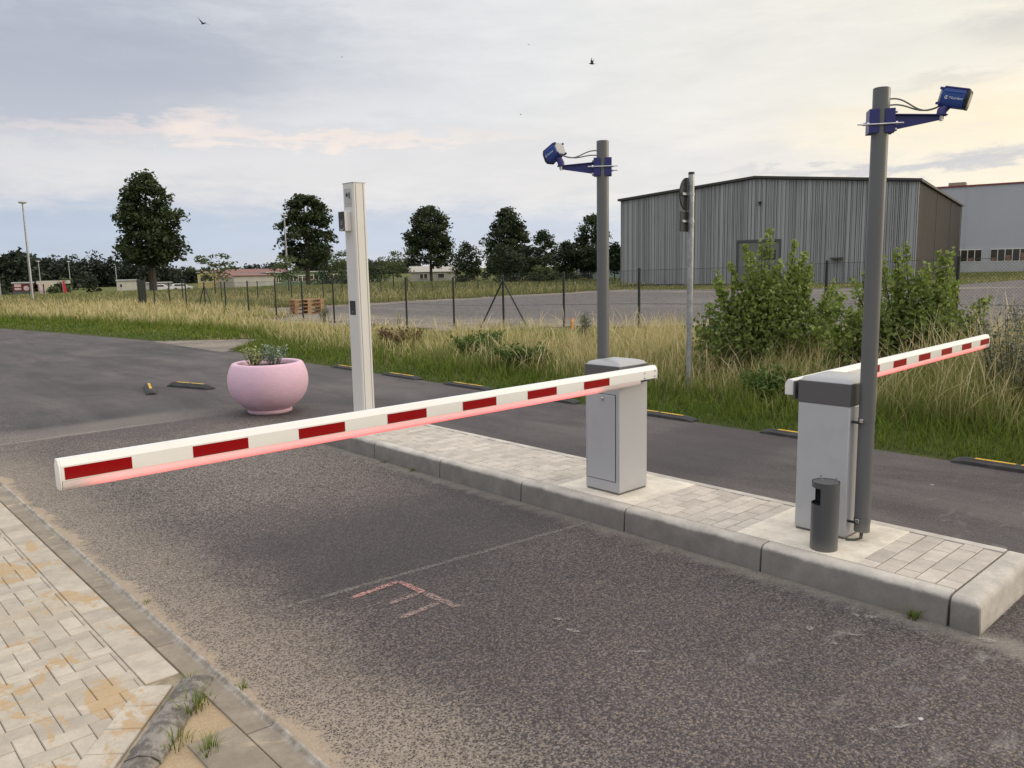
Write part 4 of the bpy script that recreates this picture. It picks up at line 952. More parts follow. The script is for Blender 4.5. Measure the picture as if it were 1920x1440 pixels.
sh2 = [(-.22, 1.72, .10), (.30, 1.70, .10), (.50, 1.50, .11), (-.46, 1.48, .11), (.68, 1.28, .12), (-.68, 1.36, .11), (.02, 1.80, .11), (.20, 1.66, .14), (-.34, 1.60, .14), (.40, 1.52, .17), (-.12, 1.46, .2), (.58, 1.34, .18), (-.58, 1.28, .18), (.78, 1.10, .18), (-.78, 1.02, .2), (-.98, .80, .22), (.3, 1.3, .22), (.84, .80, .2), (-.92, 1.08, .25), (-1.12, .78, .24), (-.42, 1.30, .22), (.05, 1.45, .22)]
bush(10.45, 3.98, 'leafy green poplar bush behind the right camera pole', sh2, [(.10, .90), (.4, .95), (.7, .75), (.95, .5), (1.15, .2)], 92, 170, 44)
def tallweed(x, y, h, w, lab, seed, lm=None, ls=.05):
    z0 = float(gh(x, y)); t = thing('tall_weed', (x, y, z0), lab, 'weed', 'tall weeds on the verge'); r = np.random.default_rng(seed); mb = MB(); Ps = []
    for k in range(34 if w > .2 else 10):
        a = r.uniform(0, 6.28); q = w*np.sqrt(r.uniform(.05, 1)); tp = np.array([math.cos(a)*q, math.sin(a)*q, h*r.uniform(.75, 1)]); b0 = tp*.25; b0[2] = 0
        mb.tube([tuple(b0), tuple(b0*.4+tp*.6), tuple(tp)], [.006, .005, .002], 5)
        n = 60; s = r.uniform(.35, 1, n)[:, None]; Ps.append(b0+(tp-b0)*s+r.normal(0, .045, (n, 3)))
    P = np.concatenate(Ps); link('foliage', leaf_mesh('foliage', P, ls, r.uniform(.0, 1, len(P)), flat=.6, asp=.35 if lm is None else .6, seed=seed), lm or L_weed, t)
    mb.build('stem', M_bark, t)
tallweed(9.5, 2.55, 1.08, .42, 'grey green bushy weed at the right edge behind the boom tip', 61)
tallweed(11.3, 2.75, 1.0, .42, 'greyish weed farther back at the right edge beside the fence post', 62)
LW = leaf_mat('weed_leaves', (.030, .060, .010), (.13, .21, .035)); LB = leaf_mat('sorrel_leaves', (.07, .035, .018), (.19, .11, .06))
tallweed(9.35, 11.2, .52, .55, 'leafy green weed patch in the verge left of the left barrier', 65, LW, .06)
tallweed(9.0, 9.6, .42, .45, 'low leafy green weed patch just above the left boom', 66, LW, .055)
tallweed(9.6, 13.9, .46, .50, 'reddish brown sorrel patch right of the intercom post', 67, LB, .05)
tallweed(8.9, 5.0, .40, .40, 'low leafy weed at the foot of the poplar bush', 68, LW, .055)
tallweed(11.0, 10.0, .80, .10, 'narrow yellowish weed right of the braced fence post', 63)
tallweed(11.0, 19.6, .80, .16, 'dark leafy weed standing in the dry grass left of the intercom post', 64)

# ------------------------------------------------------------------ planter
t = thing('planter', (4.49, 9.45, 0), 'round pale pink bowl planter standing on the asphalt', 'planter')
prof = [(0.000, .0), (0.259, .0), (0.272, .012), (0.272, .038), (0.262, .048), (0.344, .105), (0.414, .17), (0.462, .25), (0.485, .335), (0.491, .41), (0.484, .485), (0.465, .55), (0.441, .605), (0.426, .626), (0.409, .634), (0.370, .630), (0.361, .612), (0.363, .55)]
mb = MB(); mb.lathe(prof, 64); mb.build('bowl', M_pinkpot, t, ang=60)
mb = MB(); mb.lathe([(0, .588), (.2, .584), (.361, .575)], 40); mb.build('soil', M_soil, t)
def potplant(x, y, h, w, lab, lm, seed):
    q = thing('potted_plant', (x, y, .585), lab, 'plant', 'small plants in the pink planter'); r = np.random.default_rng(seed); Ps = []; mb = MB()
    for k in range(16):
        a = r.uniform(0, 6.28); s = w*np.sqrt(r.uniform(0, 1)); tp = np.array([math.cos(a)*s, math.sin(a)*s, h*r.uniform(.65, 1)]); b0 = tp*.35; b0[2] = -.005
        mb.tube([tuple(b0), tuple(tp)], [.004, .002], 5); u_ = r.uniform(.2, 1.02, 26)[:, None]; Ps.append(b0+(tp-b0)*u_+r.normal(0, .016, (26, 3)))
    P = np.concatenate(Ps); link('foliage', leaf_mesh('foliage', P, .034, r.uniform(0, 1, len(P)), flat=.6, asp=.6, seed=seed, up=.4), lm, q); mb.build('stem', M_bark, q)
potplant(4.38, 9.60, .23, .17, 'yellow green variegated plant on the left in the pink planter', L_pot, 81)
potplant(4.56, 9.42, .27, .17, 'grey green plant on the right in the pink planter', L_pot2, 82)

# ------------------------------------------------------------------ rubber wheel stops
def wheel_stop(x, y, L, rz, label, group='rubber wheel stops', z=0, h=.075):
    t = thing('wheel_stop', (x, y, z), label, 'wheel stop', group, rz)
    mb = MB(); w = .078
    sec = [(-w, 0), (-w*.92, .03), (-w*.45, h-.012), (-w*.3, h), (w*.3, h), (w*.45, h-.012), (w*.92, .03), (w, 0)]
    segs = [(0, .45), (.06, .85), (.11, 1), (L-.11, 1), (L-.06, .85), (L, .45)]; vs = []
    for yy, s in segs:
        for px, pz in sec: vs.append((px*(.92+.08*s), yy, pz*s))
    n = len(sec); fs = [(i*n+k, i*n+k+1, (i+1)*n+k+1, (i+1)*n+k) for i in range(len(segs)-1) for k in range(n-1)]
    mb.add(vs, fs+[tuple(range(n)), tuple(range((len(segs)-1)*n, len(segs)*n))]); mb.build('body', M_rubber, t, bevel=.004)
    k = 2; g = (L-.30)/k
    for i in range(k):
        m = MB(); m.box(-w*.24, w*.24, .15+i*g+.02, .15+(i+1)*g-.02, h-.004, h+.0025); m.build('reflector', M_yellow, t, bevel=.002)
    return t
wheel_stop(3.935, 12.12, .98, R(-16), 'short looking rubber wheel stop pointing away, left of the other one on open asphalt', 'loose wheel stops on the asphalt')
wheel_stop(4.76, 11.95, .95, R(18), 'rubber wheel stop lying sideways just left of the pink planter', 'loose wheel stops on the asphalt')
EW = 'wheel stops along the grass edge'
for y0, lab in ((1.43, 'wheel stop at the right image edge before the grass'), (3.27, 'wheel stop along the grass partly hidden by the right barrier cabinet'), (5.10, 'wheel stop showing right of the left barrier cabinet, before the grass'),
                (6.88, 'wheel stop along the grass under the butt of the left boom'), (8.60, 'wheel stop along the grass seen just above the middle of the left boom'), (10.30, 'wheel stop along the grass just right of the intercom post'), (11.95, 'wheel stop along the grass between planter and intercom post')):
    wheel_stop(7.45, y0, 1.0, 0, lab, EW, h=.05)

# ------------------------------------------------------------------ road sign seen from behind
zs = float(gh(8.8, 6.14)); t = thing('road_sign', (8.8, 6.14, zs), 'galvanised sign post with a round sign and a small plate seen from behind', 'road sign')
top = 2.905-zs
mb = MB(); mb.tube([(0, 0, -.1), (0, 0, top-.03)], .038, 20); mb.build('post', M_galv, t)
mb = MB(); mb.tube([(0, 0, top-.03), (0, 0, top)], .0395, 20); mb.build('post_cap', M_black, t)
# plates face the far lane direction, seen almost edge-on
nrm = Vector((-.17, .98, 0)).normalized(); A = frame((nrm.x*.055, nrm.y*.055, 0), (nrm.y, -nrm.x, 0), (0, 0, 1))
mb = MB(); Mx = A @ Matrix.Translation((-.0, 0, top-.275)) @ Matrix.Rotation(math.pi/2, 4, 'X'); mb.lathe([(0, 0), (.205, 0), (.21, .004), (.21, -.012), (.205, -.015), (0, -.015)], 40); mb.v = [tuple(Mx @ Vector(v)) for v in mb.v]; mb.build('sign_disc', M_signback, t)
mb = MB(); mb.box(-.205, .205, -.008, .008, top-.745, top-.49, A); mb.build('sign_plate', M_signback, t, bevel=.006)
for zc in (top-.275, top-.615):
    mb = MB(); mb.box(-.17, .17, -.022, -.006, zc-.015, zc+.015, A); mb.tube([(0, 0, zc-.015), (0, 0, zc+.015)], .044, 20); mb.tube([A @ Vector((.055, -.075, zc)), A @ Vector((.055, .01, zc))], .008, 6); mb.build('sign_clamp', M_galv, t)

# ------------------------------------------------------------------ fences
def fence(label, posts, hts, braces, name='wire_fence'):
    x0, y0 = posts[0]; t = thing(name, (x0, y0, float(gh(x0, y0))), label, 'fence'); O = Vector(t.location)
    L = lambda x, y, z: Vector((x, y, z))-O
    tops = []
    for (x, y), h in zip(posts, hts):
        g = float(gh(x, y)); zt = h; mb = MB(); mb.tube([L(x, y, g-.2), L(x, y, zt)], .028, 10); mb.tube([L(x, y, zt), L(x, y, zt+.012)], [.031, .022], 10); mb.build('post', M_fence, t); tops.append(L(x, y, zt-.04))
    for i, dvec in braces:
        x, y = posts[i]; zt = hts[i]
        for s in (-1, 1):
            q = (x+dvec[0]*s, y+dvec[1]*s); mb = MB(); mb.tube([L(x, y, zt-.12), L(q[0], q[1], float(gh(*q))-.05)], .020, 8); mb.build('brace', M_fence, t)
    V, Q = [], []
    for (x, y), p in zip(posts, tops): V += [tuple(p), tuple(L(x, y, float(gh(x, y))+.03))]
    for i in range(len(posts)-1): Q.append((2*i, 2*i+1, 2*i+3, 2*i+2))
    mb = MB(); mb.add(V, Q); mb.build('wire_mesh', M_wire, t)
    for f in (0, .5, .97):
        mb = MB(); mb.tube([p-Vector((0, 0, f*1.4)) for p in tops], .0032, 5); mb.build('tension_wire', M_fence, t)
    return t
ny = [-3.6, -1.6, .35, 2.4, 4.5, 6.6, 8.45, 10.7, 12.9, 15.0, 17.0, 19.2, 21.2, 23.3, 25.4, 27.4, 29.7, 31.8, 33.9, 36.0, 38.0, 40.0, 42.0]
nh = [1.82, 1.81, 1.80, 1.79, 1.78, 1.75, 1.70, 1.67, 1.60, 1.54, 1.50, 1.51, 1.51, 1.47, 1.44, 1.42, 1.41, 1.38, 1.35, 1.34, 1.34, 1.36, 1.40]
fence('dark wire mesh fence with braced post along the grass verge before the gravel lot', [(13.5, v) for v in ny], nh, [(9, (0, .95)), (18, (0, 1.0))])
fx = [15.6+2.1*k for k in range(20)]
fence('far dark wire mesh fence along the back of the gravel lot', [(v, 42.0+.06*(v-15)) for v in fx], [1.20+.002*v for v in fx], [(7, (1.0, 0))])
# dark screen panel at the fence corner
t = thing('screen_panel', (13.55, 42.15, 0), 'dark screen panel at the left corner of the wire fence', 'fence panel')
mb = MB(); mb.box(.07, .24, -.02, .02, .05, 1.45); mb.build('screen', mat('dark_screen', base=(.018, .021, .021), rough=.7, vary=.2), t)
mb = MB(); mb.box(-.09, .05, -.06, .06, -.2, 1.52); mb.build('post', M_fence, t)
mb = MB(); mb.box(.24, .28, -.03, .03, -.2, 1.48); mb.build('post', M_fence, t)
zs = float(gh(14.1, 13.2)); t = thing('survey_stake', (14.1, 13.2, zs), 'short orange survey stake in the grass behind the fence', 'stake')
mb = MB(); mb.box(-.045, .045, -.02, .02, -.2, .50-zs); mb.build('stake', M_orange, t, bevel=.004)
mb = MB(); mb.box(-.046, .046, -.021, .021, .42-zs, .47-zs); mb.build('tip_band', mat('pale_orange_paint', base=(.75, .42, .22), rough=.7), t)

# ------------------------------------------------------------------ pallets
def pallet_mesh():
    mb = MB()
    for k in range(5): x = -.4+k*.175; mb.box(x, x+.10+.01*(k % 2), -.6, .6, .122, .144)
    for yy in (-.6, -.0725, .455): mb.box(-.4, .4, yy, yy+.145, .100, .1215)
    for xx in (-.4, -.05, .30):
        mb.box(xx, xx+.10, -.6, .6, 0, .022)
        for yy in (-.6, -.0725, .455): mb.box(xx, xx+.10, yy, yy+.145, .0225, .0995)
    return mb
pal = None
PG = 'stacked wooden pallets on the gravel lot'
px_, py_ = 16.2, 30.1
for k, lab in enumerate(('bottom wooden pallet of the stack on the gravel lot', 'second wooden pallet from the bottom of the stack', 'second wooden pallet from the top of the stack', 'topmost wooden pallet of the stack on the gravel lot')):
    t = thing('wooden_pallet', (px_+random.uniform(-.02, .02), py_+random.uniform(-.02, .02), .014+.146*k+float(gh(px_, py_))), lab, 'pallet', PG, R(78)+random.uniform(-.03, .03))
    if pal is None: pal = pallet_mesh().build('boards', M_wood, t)
    else:
        c = pal.copy(); col.objects.link(c); c.parent = t

# ------------------------------------------------------------------ street lamps
def lamp(x, y, ztop, label, lean=(0, 0)):
    g = float(gh(x, y)); t = thing('street_lamp', (x, y, g), label, 'street lamp', 'street lamps'); H = ztop-g
    mb = MB(); mb.tube([(0, 0, -.2), (lean[0]*.5, lean[1]*.5, H*.5), (lean[0], lean[1], H)], [.09, .07, .05], 10); mb.build('pole', M_galv, t)
    mb = MB(); mb.lathe([(0, H-.02), (.16, H), (.27, H+.05), (.24, H+.12), (.10, H+.17), (0, H+.18)], 16); mb.v = [(v[0]+lean[0], v[1]+lean[1], v[2]) for v in mb.v]; mb.build('lamp_head', M_lgrey, t)
lamp(12.7, 60.7, 6.45, 'tall grey street lamp with a flat round head on the left meadow, nearest and tallest')
lamp(31.9, 62.3, 6.25, 'slim pale street lamp in front of the tree beside the intercom post')
lamp(63.0, 61.5, 3.8, 'pale street lamp right of the conical trees, left of the left camera pole')
lamp(16.8, 93.5, 3.7, 'street lamp cut by the left image edge')
lamp(32.0, 146.6, 4.0, 'small distant street lamp above the grey shed')
lamp(36.1, 145.6, 3.9, 'small distant street lamp right of the light green bush')
lamp(44.5, 150.0, 3.4, 'small distant street lamp left of the white house')

# ------------------------------------------------------------------ timber hall
def hall():
    O = Vector((57.91, 22.13, 0)); u = Vector((-.2425, .9702, 0)); v = Vector((.9702, .2425, 0)); g0 = float(gh(O.x, O.y))
    t = thing('timber_hall', O, 'large barn-like hall of vertical weathered grey boards with a low gable', 'hall'); W, Dp = 22.05, 34.0; ze, za = 6.95, 7.95
    fr = Matrix(((u.x, v.x, 0, 0), (u.y, v.y, 0, 0), (0, 0, 1, 0), (0, 0, 0, 1)))
    top = lambda s: ze+(za-ze)*(1-abs(2*s/W-1))
    def P(s, d, z): return fr @ Vector((s, d, z))
    mb = MB(); mb.prism([(0, -.6), (0, ze), (W/2, za), (W, ze), (W, -.6)], 0, Dp, 'y', fr); body = mb.build('wall', M_darkgap, t)
    # door opening frame (recess stands proud as trim), boards everywhere else
    D0, D1, DZ = 9.1, 12.2, 3.25
    r = random.Random(4); s = .0; mb = MB()
    while s < W-.02:
        w = r.choice((.09, .10, .11, .12, .12, .14, .22, .26)); w = min(w, W-s); g = r.choice((.02, .03, .045))
        if D0 < s+w/2 < D1:
            z0 = DZ+.16
        else: z0 = .10+r.uniform(-.02, .02)
        pr = r.choice((-.02, -.035, -.05, -.07)); z1a, z1b = top(s)-.06, top(min(s+w, W))-.06
        a, b = s+.002, s+w-g
        vs = [P(a, pr, z0), P(b, pr, z0), P(b, pr, z1b), P(a, pr, z1a), P(a, 0, z0), P(b, 0, z0), P(b, 0, z1b), P(a, 0, z1a)]
        mb.add(vs, [(0, 1, 2, 3), (0, 4, 5, 1), (1, 5, 6, 2), (3, 2, 6, 7), (0, 3, 7, 4)]); s += w
    mb.build('front_boards', M_boards, t)
    # side wall panels facing right
    mb = MB()
    for k in range(3):
        a, b = k*Dp/3+.03, (k+1)*Dp/3-.03; n = 40
        for i in range(n):
            q0, q1 = a+(b-a)*i/n, a+(b-a)*(i+1)/n; pr = -.03-.015*(i % 2)
            mb.add([P(pr, q0, .1), P(pr, q1-.02, .1), P(pr, q1-.02, ze-.05), P(pr, q0, ze-.05)], [(0, 1, 2, 3)])
    mb.build('side_boards', M_brownwall, t)
    for k in (0, 1, 2, 3):
        q = k*Dp/3; mb = MB(); mb.box(-.085, -.03, q-.06 if k else q, q+.06, .05, ze-.04, fr); mb.build('corner_trim' if k in (0, 3) else 'panel_joint', M_lgrey if k == 0 else M_darkgap, t)
    mb = MB(); mb.box(W, W+.05, -.06, .1, .05, ze-.03, fr); mb.build('corner_trim', M_boards, t)
    # roof slabs with an overhanging dark edge
    for s0, s1, za0, za1 in ((-.25, W/2, ze-.02, za), (W/2, W+.25, za, ze-.02)):
        mb = MB(); mb.add([P(s0, -.25, za0), P(s1, -.25, za1), P(s1, Dp+.2, za1), P(s0, Dp+.2, za0), P(s0, -.25, za0+.17), P(s1, -.25, za1+.17), P(s1, Dp+.2, za1+.17), P(s0, Dp+.2, za0+.17)],
                          [(0, 3, 2, 1), (4, 5, 6, 7), (0, 1, 5, 4), (1, 2, 6, 5), (2, 3, 7, 6), (3, 0, 4, 7)]); mb.build('roof', M_roof, t)
    # wide door with pale leaves
    mb = MB(); mb.box(D0-.12, D1+.12, -.10, -.001, DZ, DZ+.15, fr); mb.box(D0-.12, D0, -.10, -.001, -.2, DZ, fr); mb.box(D1, D1+.12, -.10, -.001, -.2, DZ, fr); mb.build('door_frame', M_darkgap, t)
    mb = MB(); mb.box(D0+.02, D1-.02, -.04, -.002, .0, DZ-.02, fr); dr = mb.build('door', mat('grey_green_door', base=(.15, .16, .145), rough=.6, vary=.1), t)
    mb = MB(); mb.box(D0+.25, D0+1.3, -.046, -.039, 1.9, 2.6, fr); mb.build('door_window', M_glass, dr)
    mb = MB(); mb.box(10.50, 10.72, -.30, -.06, 6.10, 6.2, fr); mb.box(10.57, 10.65, -.12, -.08, 5.9, 6.1, fr); mb.build('wall_lamp', M_signback, t)
    mb = MB(); mb.box(4.6, 5.4, -.45, -.05, 1.85, 1.95, fr); mb.build('small_canopy', M_roof, t)
hall()
def grey_hall():
    O = Vector((104.5, 34.35, 0)); u = Vector((.2425, -.9702, 0)); v = Vector((.9702, .2425, 0))
    fr = Matrix(((u.x, v.x, 0, 0), (u.y, v.y, 0, 0), (0, 0, 1, 0), (0, 0, 0, 1)))
    t = thing('factory_building', O, 'plain grey metal factory behind the hall with low windows and red roof edge', 'factory')
    mb = MB(); mb.box(-25, 55, 0, 40, -1.2, 10.0, fr); mb.build('wall', M_greyhall, t)
    mb = MB(); mb.box(-25.1, 55.1, -.12, 40, 10.0, 10.16, fr); mb.build('roof_edge', M_redtrim, t)
    mb = MB(); mb.box(-25.05, 55.05, -.08, -.001, -1.2, 1.22, fr); mb.build('plinth', mat('pale_plinth', base=(.40, .41, .42), rough=.7, vary=.1, vscale=.5), t)
    mb = MB(); mb.box(-2.1, -.3, 1.0, 3, 10.16, 10.62, fr); mb.build('roof_vent', mat('brown_vent', base=(.30, .25, .20), rough=.7, vary=.2), t)
    for s0, n in ((-3.97, 8), (2.73, 10), (11.0, 10), (19.2, 10)):
        w = .73
        f = MB(); f.box(s0, s0+n*w, -.10, -.001, 1.22, 2.72, fr); fo = f.build('window', M_wframe, t)
        for k in range(n):
            g = MB(); g.box(s0+k*w+.06, s0+(k+1)*w-.04, -.115, -.09, 1.32, 2.62, fr); g.build('pane', M_glass, fo)
        for k in range(0, n, 2):
            g = MB(); g.box(s0+k*w+.12, s0+k*w+.58, -.1165, -.1155, 1.33, 1.7+.5*((k*5) % 3)/2, fr); g.build('window_display', mat('cardboard_brown', base=(.22, .13, .08), rough=.8), fo)
    mb = MB(); mb.box(-.06, .06, -.05, -.001, 2.8, 9.9, fr); mb.box(9.3, 9.42, -.05, -.001, 2.8, 9.9, fr); mb.build('downpipe', M_greyhall, t)
grey_hall()

# ------------------------------------------------------------------ far buildings on the left
def block(name, label, cat, P0, P1, depth, z0, z1, wallm, roofm=None, roof='flat', rh=.8, wins=(), over=.3, trimm=None, group=None):
    """front edge runs from P0 to P1 (world x, y); body goes away from the camera"""
    P0 = Vector((*P0, 0)); P1 = Vector((*P1, 0)); u = (P1-P0); L = u.length; u.normalize(); v = Vector((-u.y, u.x, 0))
    if v.dot(P0) < 0: v = -v
    t = thing(name, P0, label, cat, group); fr = Matrix(((u.x, v.x, 0, 0), (u.y, v.y, 0, 0), (0, 0, 1, 0), (0, 0, 0, 1)))
    mb = MB(); mb.box(0, L, 0, depth, z0-1.0, z1, fr); mb.build('wall', wallm, t)
    mb = MB()
    if roof == 'flat': mb.box(-over, L+over, -over, depth+over, z1, z1+.18, fr)
    elif roof == 'mono': mb.add([fr @ Vector(q) for q in ((-over, -over, z1), (L+over, -over, z1), (L+over, depth, z1+rh), (-over, depth, z1+rh), (-over, -over, z1+.15), (L+over, -over, z1+.15), (L+over, depth, z1+rh+.15), (-over, depth, z1+rh+.15))], [(0, 3, 2, 1), (4, 5, 6, 7), (0, 1, 5, 4), (1, 2, 6, 5), (2, 3, 7, 6), (3, 0, 4, 7)])
    else:
        mb.add([fr @ Vector(q) for q in ((-over, -over, z1), (L+over, -over, z1), (L+over, depth/2, z1+rh), (-over, depth/2, z1+rh), (-over, depth+over, z1), (L+over, depth+over, z1))], [(0, 1, 2, 3), (3, 2, 5, 4), (0, 3, 4), (1, 5, 2), (0, 4, 5, 1)])
    mb.build('roof', roofm or M_lgrey, t)
    for (s, w, za, zb, n) in wins:
        f = MB(); f.box(s, s+w, -.10, -.002, za, zb, fr); fo = f.build('window', M_wframe, t)
        for k in range(n):
            q = w/n; g = MB(); g.box(s+k*q+.09, s+(k+1)*q-.09, -.12, -.095, za+.1, zb-.75*(zb-za)*.45 if zb-za > 1.3 else zb-.1, fr); g.build('pane', M_glass, fo)
            if zb-za > 1.3: g = MB(); g.box(s+k*q+.09, s+(k+1)*q-.09, -.12, -.095, zb-.40*(zb-za)*.75, zb-.1, fr); g.build('pane', M_glass, fo)
    return t, fr, L
block('green_house', 'long dark green flat building with white framed windows left of the intercom post', 'building', (82.6, 171.1), (103.5, 171.5), 14, -1.6, 1.45, M_wallgreen, M_lgrey, 'flat', wins=((.9, 2.3, -.9, .35, 4), (5.6, 1.6, -.7, .75, 2), (7.6, 2.2, -.7, .7, 2), (10.4, 2.6, -.4, .75, 2), (14.9, 3.3, -.6, .85, 3)))
block('storage_hall', 'low pale storage hall in front of the red roofed building', 'building', (74.2, 169.5), (82.1, 166.8), 8, -1.7, .85, M_wallwhite, M_roofred, 'mono', .5)
block('red_roof_building', 'long building with a low red roof and pale ridge panels behind the pale hall', 'building', (74.5, 186.5), (92.5, 180.1), 14, -1.8, .55, M_wallwhite, M_roofred, 'gable', 1.9)
block('yellow_house', 'small yellow house behind the airy young tree', 'house', (69.2, 177.0), (72.8, 175.5), 9, -1.9, 1.75, M_wallyellow, M_lgrey, 'flat', wins=((.5, .9, -.2, .9, 1), (2.2, .9, -.2, .9, 1)))
block('white_house', 'white flat house with a blue gate on the far left meadow', 'house', (54.1, 182.1), (57.6, 181.0), 7, -2.2, .42, M_wallwhite, M_lgrey, 'flat', wins=((.4, .6, -1.0, -.2, 1),))
t, fr, L = block('white_shed', 'low white and grey sheds right of the white house', 'shed', (58.6, 190.5), (67.4, 188.0), 5, -2.2, -.35, M_lgrey, M_wallwhite, 'flat')
t, fr, L = block('grey_shed', 'grey shed with a white lettered fascia beside the red flag', 'shed', (31.6, 146.4), (35.8, 145.4), 4, -1.6, .62, M_dgrey, M_lgrey, 'flat')
mb = MB(); mb.box(-.2, L+.2, -.42, -.31, .45, .98, fr); mb.build('fascia', M_wallwhite, t)
t, fr, L = block('kiosk', 'maroon kiosk with pale panels and open side on the far left', 'kiosk', (26.3, 137.5), (29.0, 137.0), 2.4, -1.5, .72, M_maroon, M_lgrey, 'flat', over=.1)
mb = MB(); mb.box(.25, 1.1, -.04, -.001, .2, .62, fr); mb.box(.25, 1.1, -.04, -.001, -.25, .05, fr); mb.build('panel', M_pinkpanel, t)
m2 = MB(); Mx = fr @ Matrix.Translation((1.75, -.002, -.02)) @ Matrix.Rotation(math.pi/2, 4, 'X'); m2.lathe([(0, .03), (.36, .03), (.36, 0)], 20); m2.v = [tuple(Mx @ Vector(v)) for v in m2.v]; m2.build('round_panel', M_pinkpanel, t)
mb = MB(); mb.box(0, L, -.03, -.001, -1.4, -.45, fr); mb.build('skirt', M_dgrey, t)
t = thing('banner_stand', (29.3, 135.6, -1.35), 'white and beige banners standing at the kiosk', 'banner'); mb = MB(); mb.box(.05, .55, -.02, .02, .35, 2.05); mb.build('white_banner', M_pinkpanel, t); mb = MB(); mb.box(.75, 2.0, -.02, .02, .15, 2.0); mb.build('beige_banner', M_beige, t)
mb = MB(); mb.box(-.06, .0, -.03, .03, -.2, 2.25); mb.box(2.0, 2.06, -.03, .03, -.2, 2.1); mb.build('frame', M_lgrey, t)
t = thing('beach_flag', (32.4, 135.0, -1.33), 'red and pink drop-shaped flag on a pole beside the kiosk', 'flag')
mb = MB(); mb.prism([(0, .1), (0, 2.35), (.18, 2.3), (.34, 1.9), (.42, 1.2), (.6, .3), (.5, .1)], -.01, .01, 'y'); mb.build('cloth', M_redflag, t); mb = MB(); mb.tube([(-.02, 0, -.2), (-.02, 0, 2.4)], .02, 6); mb.build('pole', M_lgrey, t)
block('bungalow', 'pale bungalow with a low roof under the broad pointed tree', 'bungalow', (81.3, 114.0), (87.6, 109.3), 7, -.6, 1.15, M_wallwhite, mat('pale_roof', base=(.36, .34, .30), rough=.8, vary=.1), 'gable', 1.0, wins=((1.5, 1.4, -.05, .9, 2), (4.6, 1.2, .0, .9, 1)))
t = thing('glass_shelter', (71.0, 63.1, 0), 'greenish glass shelter at the left end of the timber hall', 'shelter'); u = Vector((2.3, -2.6, 0)).normalized(); fr = Matrix(((u.x, u.y*-1, 0, 0), (u.y, u.x, 0, 0), (0, 0, 1, 0), (0, 0, 0, 1)))
mb = MB(); mb.box(0, 3.4, 0, 1.6, 0, 1.35, fr); mb.build('glass_wall', M_greenglass, t)
mb = MB()
for k in range(8): mb.box(k*.48-.02, k*.48+.02, -.03, -.001, 0, 1.37, fr)
mb.build('frame', M_wframe, t); mb = MB(); mb.box(-.1, 3.5, -.1, 1.7, 1.375, 1.43, fr); mb.build('roof', M_lgrey, t)
def car(name, x, y, rz, label, m, h=1.5, L=4.3):
    t = thing(name, (x, y, float(gh(x, y))), label, 'van' if h > 1.6 else 'car', None, rz)
    mb = MB(); k = h/1.5
    pr = [(-L/2, .35), (-L/2, .75*k), (-L/2+.15, .9*k), (-L*.30, .95*k), (-L*.17, 1.42*k), (-L*.1, h), (L*.36, h), (L*.45, 1.35*k), (L/2, .85*k), (L/2, .35)]
    mb.prism(pr, -.85, .85, 'y'); mb.build('body', m, t, bevel=.05)
    mb = MB(); mb.box(-L*.13, L*.36, -.856, .856, 1.0*k, 1.38*k); mb.build('side_window', M_glass, t, bevel=.02)
    for sx in (-L*.31, L*.30):
        for sy in (-.8, .8):
            mb = MB(); Mx = Matrix.Translation((sx, sy-.1, .32)) @ Matrix.Rotation(-math.pi/2, 4, 'X'); mb.lathe([(0, 0), (.32, 0), (.32, .2), (0, .2)], 16); mb.v = [tuple(Mx @ Vector(v)) for v in mb.v]; mb.build('wheel', M_rubber, t)
    for sy in (-.55, .55):
        mb = MB(); mb.box(-L/2-.01, -L/2+.05, sy-.16, sy+.16, .66*k, .80*k); mb.build('headlight', M_wframe, t)
car('parked_van', 70.3, 63.8, R(40), 'dark navy van parked behind the round trees left of the hall', M_navy, 1.75, 4.4)
car('parked_car', 59.5, 172.0, R(160), 'white car parked on the far meadow right of the white house', M_carwhite)
car('parked_car', 66.0, 178.0, R(165), 'white car parked in front of the yellow house', M_carwhite)

# ------------------------------------------------------------------ birds
def bird(p, span, yaw, dih, label, seed, roll=0):
    t = thing('bird', p, label, 'bird', 'birds in the sky', yaw); s = span/2
    mb = MB(); mb.tube([(-.42*s, 0, -.02*s), (-.25*s, 0, 0), (0, 0, 0), (.3*s, 0, .02*s), (.5*s, 0, .03*s)], [.01*s, .09*s, .13*s, .09*s, .02*s], 8)
    b = mb.build('body', M_bird, t); b.rotation_euler = (roll, 0, 0)
    mb = MB(); mb.add([(-.38*s, -.03*s, 0), (-.38*s, .03*s, 0), (-.8*s, .12*s, .02*s), (-.62*s, 0, 0), (-.8*s, -.12*s, .02*s)], [(0, 1, 2, 3, 4)]); mb.build('tail', M_bird, b)
    for q, d in ((-1, dih[0]), (1, dih[1])):
        cy, cz = math.cos(d), math.sin(d); pts = [(.18, .08), (.22, .35), (.08, .7), (-.12, 1.0), (-.05, .65), (-.12, .3), (-.18, .08)]
        mb = MB(); top = [(x*s, q*y_*s*cy, y_*s*cz+.012*s) for x, y_ in pts]; bot = [(x*s, y_2, z_-.02*s) for x, y_2, z_ in top]
        n = len(pts); mb.add(top+bot, [tuple(range(n)), tuple(range(n, 2*n))[::-1]]+[(i, (i+1) % n, n+(i+1) % n, n+i) for i in range(n)]); mb.build('wing', M_bird, b)
bird((20.36, 18.09, 8.20), .42, R(150), (R(75), R(25)), 'dark bird with one wing raised high, above the left camera', 1)
bird((8.23, 19.55, 7.59), .32, R(100), (R(35), R(10)), 'small gliding bird in the grey cloud at upper left', 2, .5)
bird((40.4, 41.7, 16.9), .30, R(60), (R(20), R(20)), 'tiny bird speck high above the left camera pole', 3)
bird((30.4, 49.7, 16.1), .28, R(200), (R(20), R(30)), 'tiny bird speck high above the tree beside the intercom post', 4)
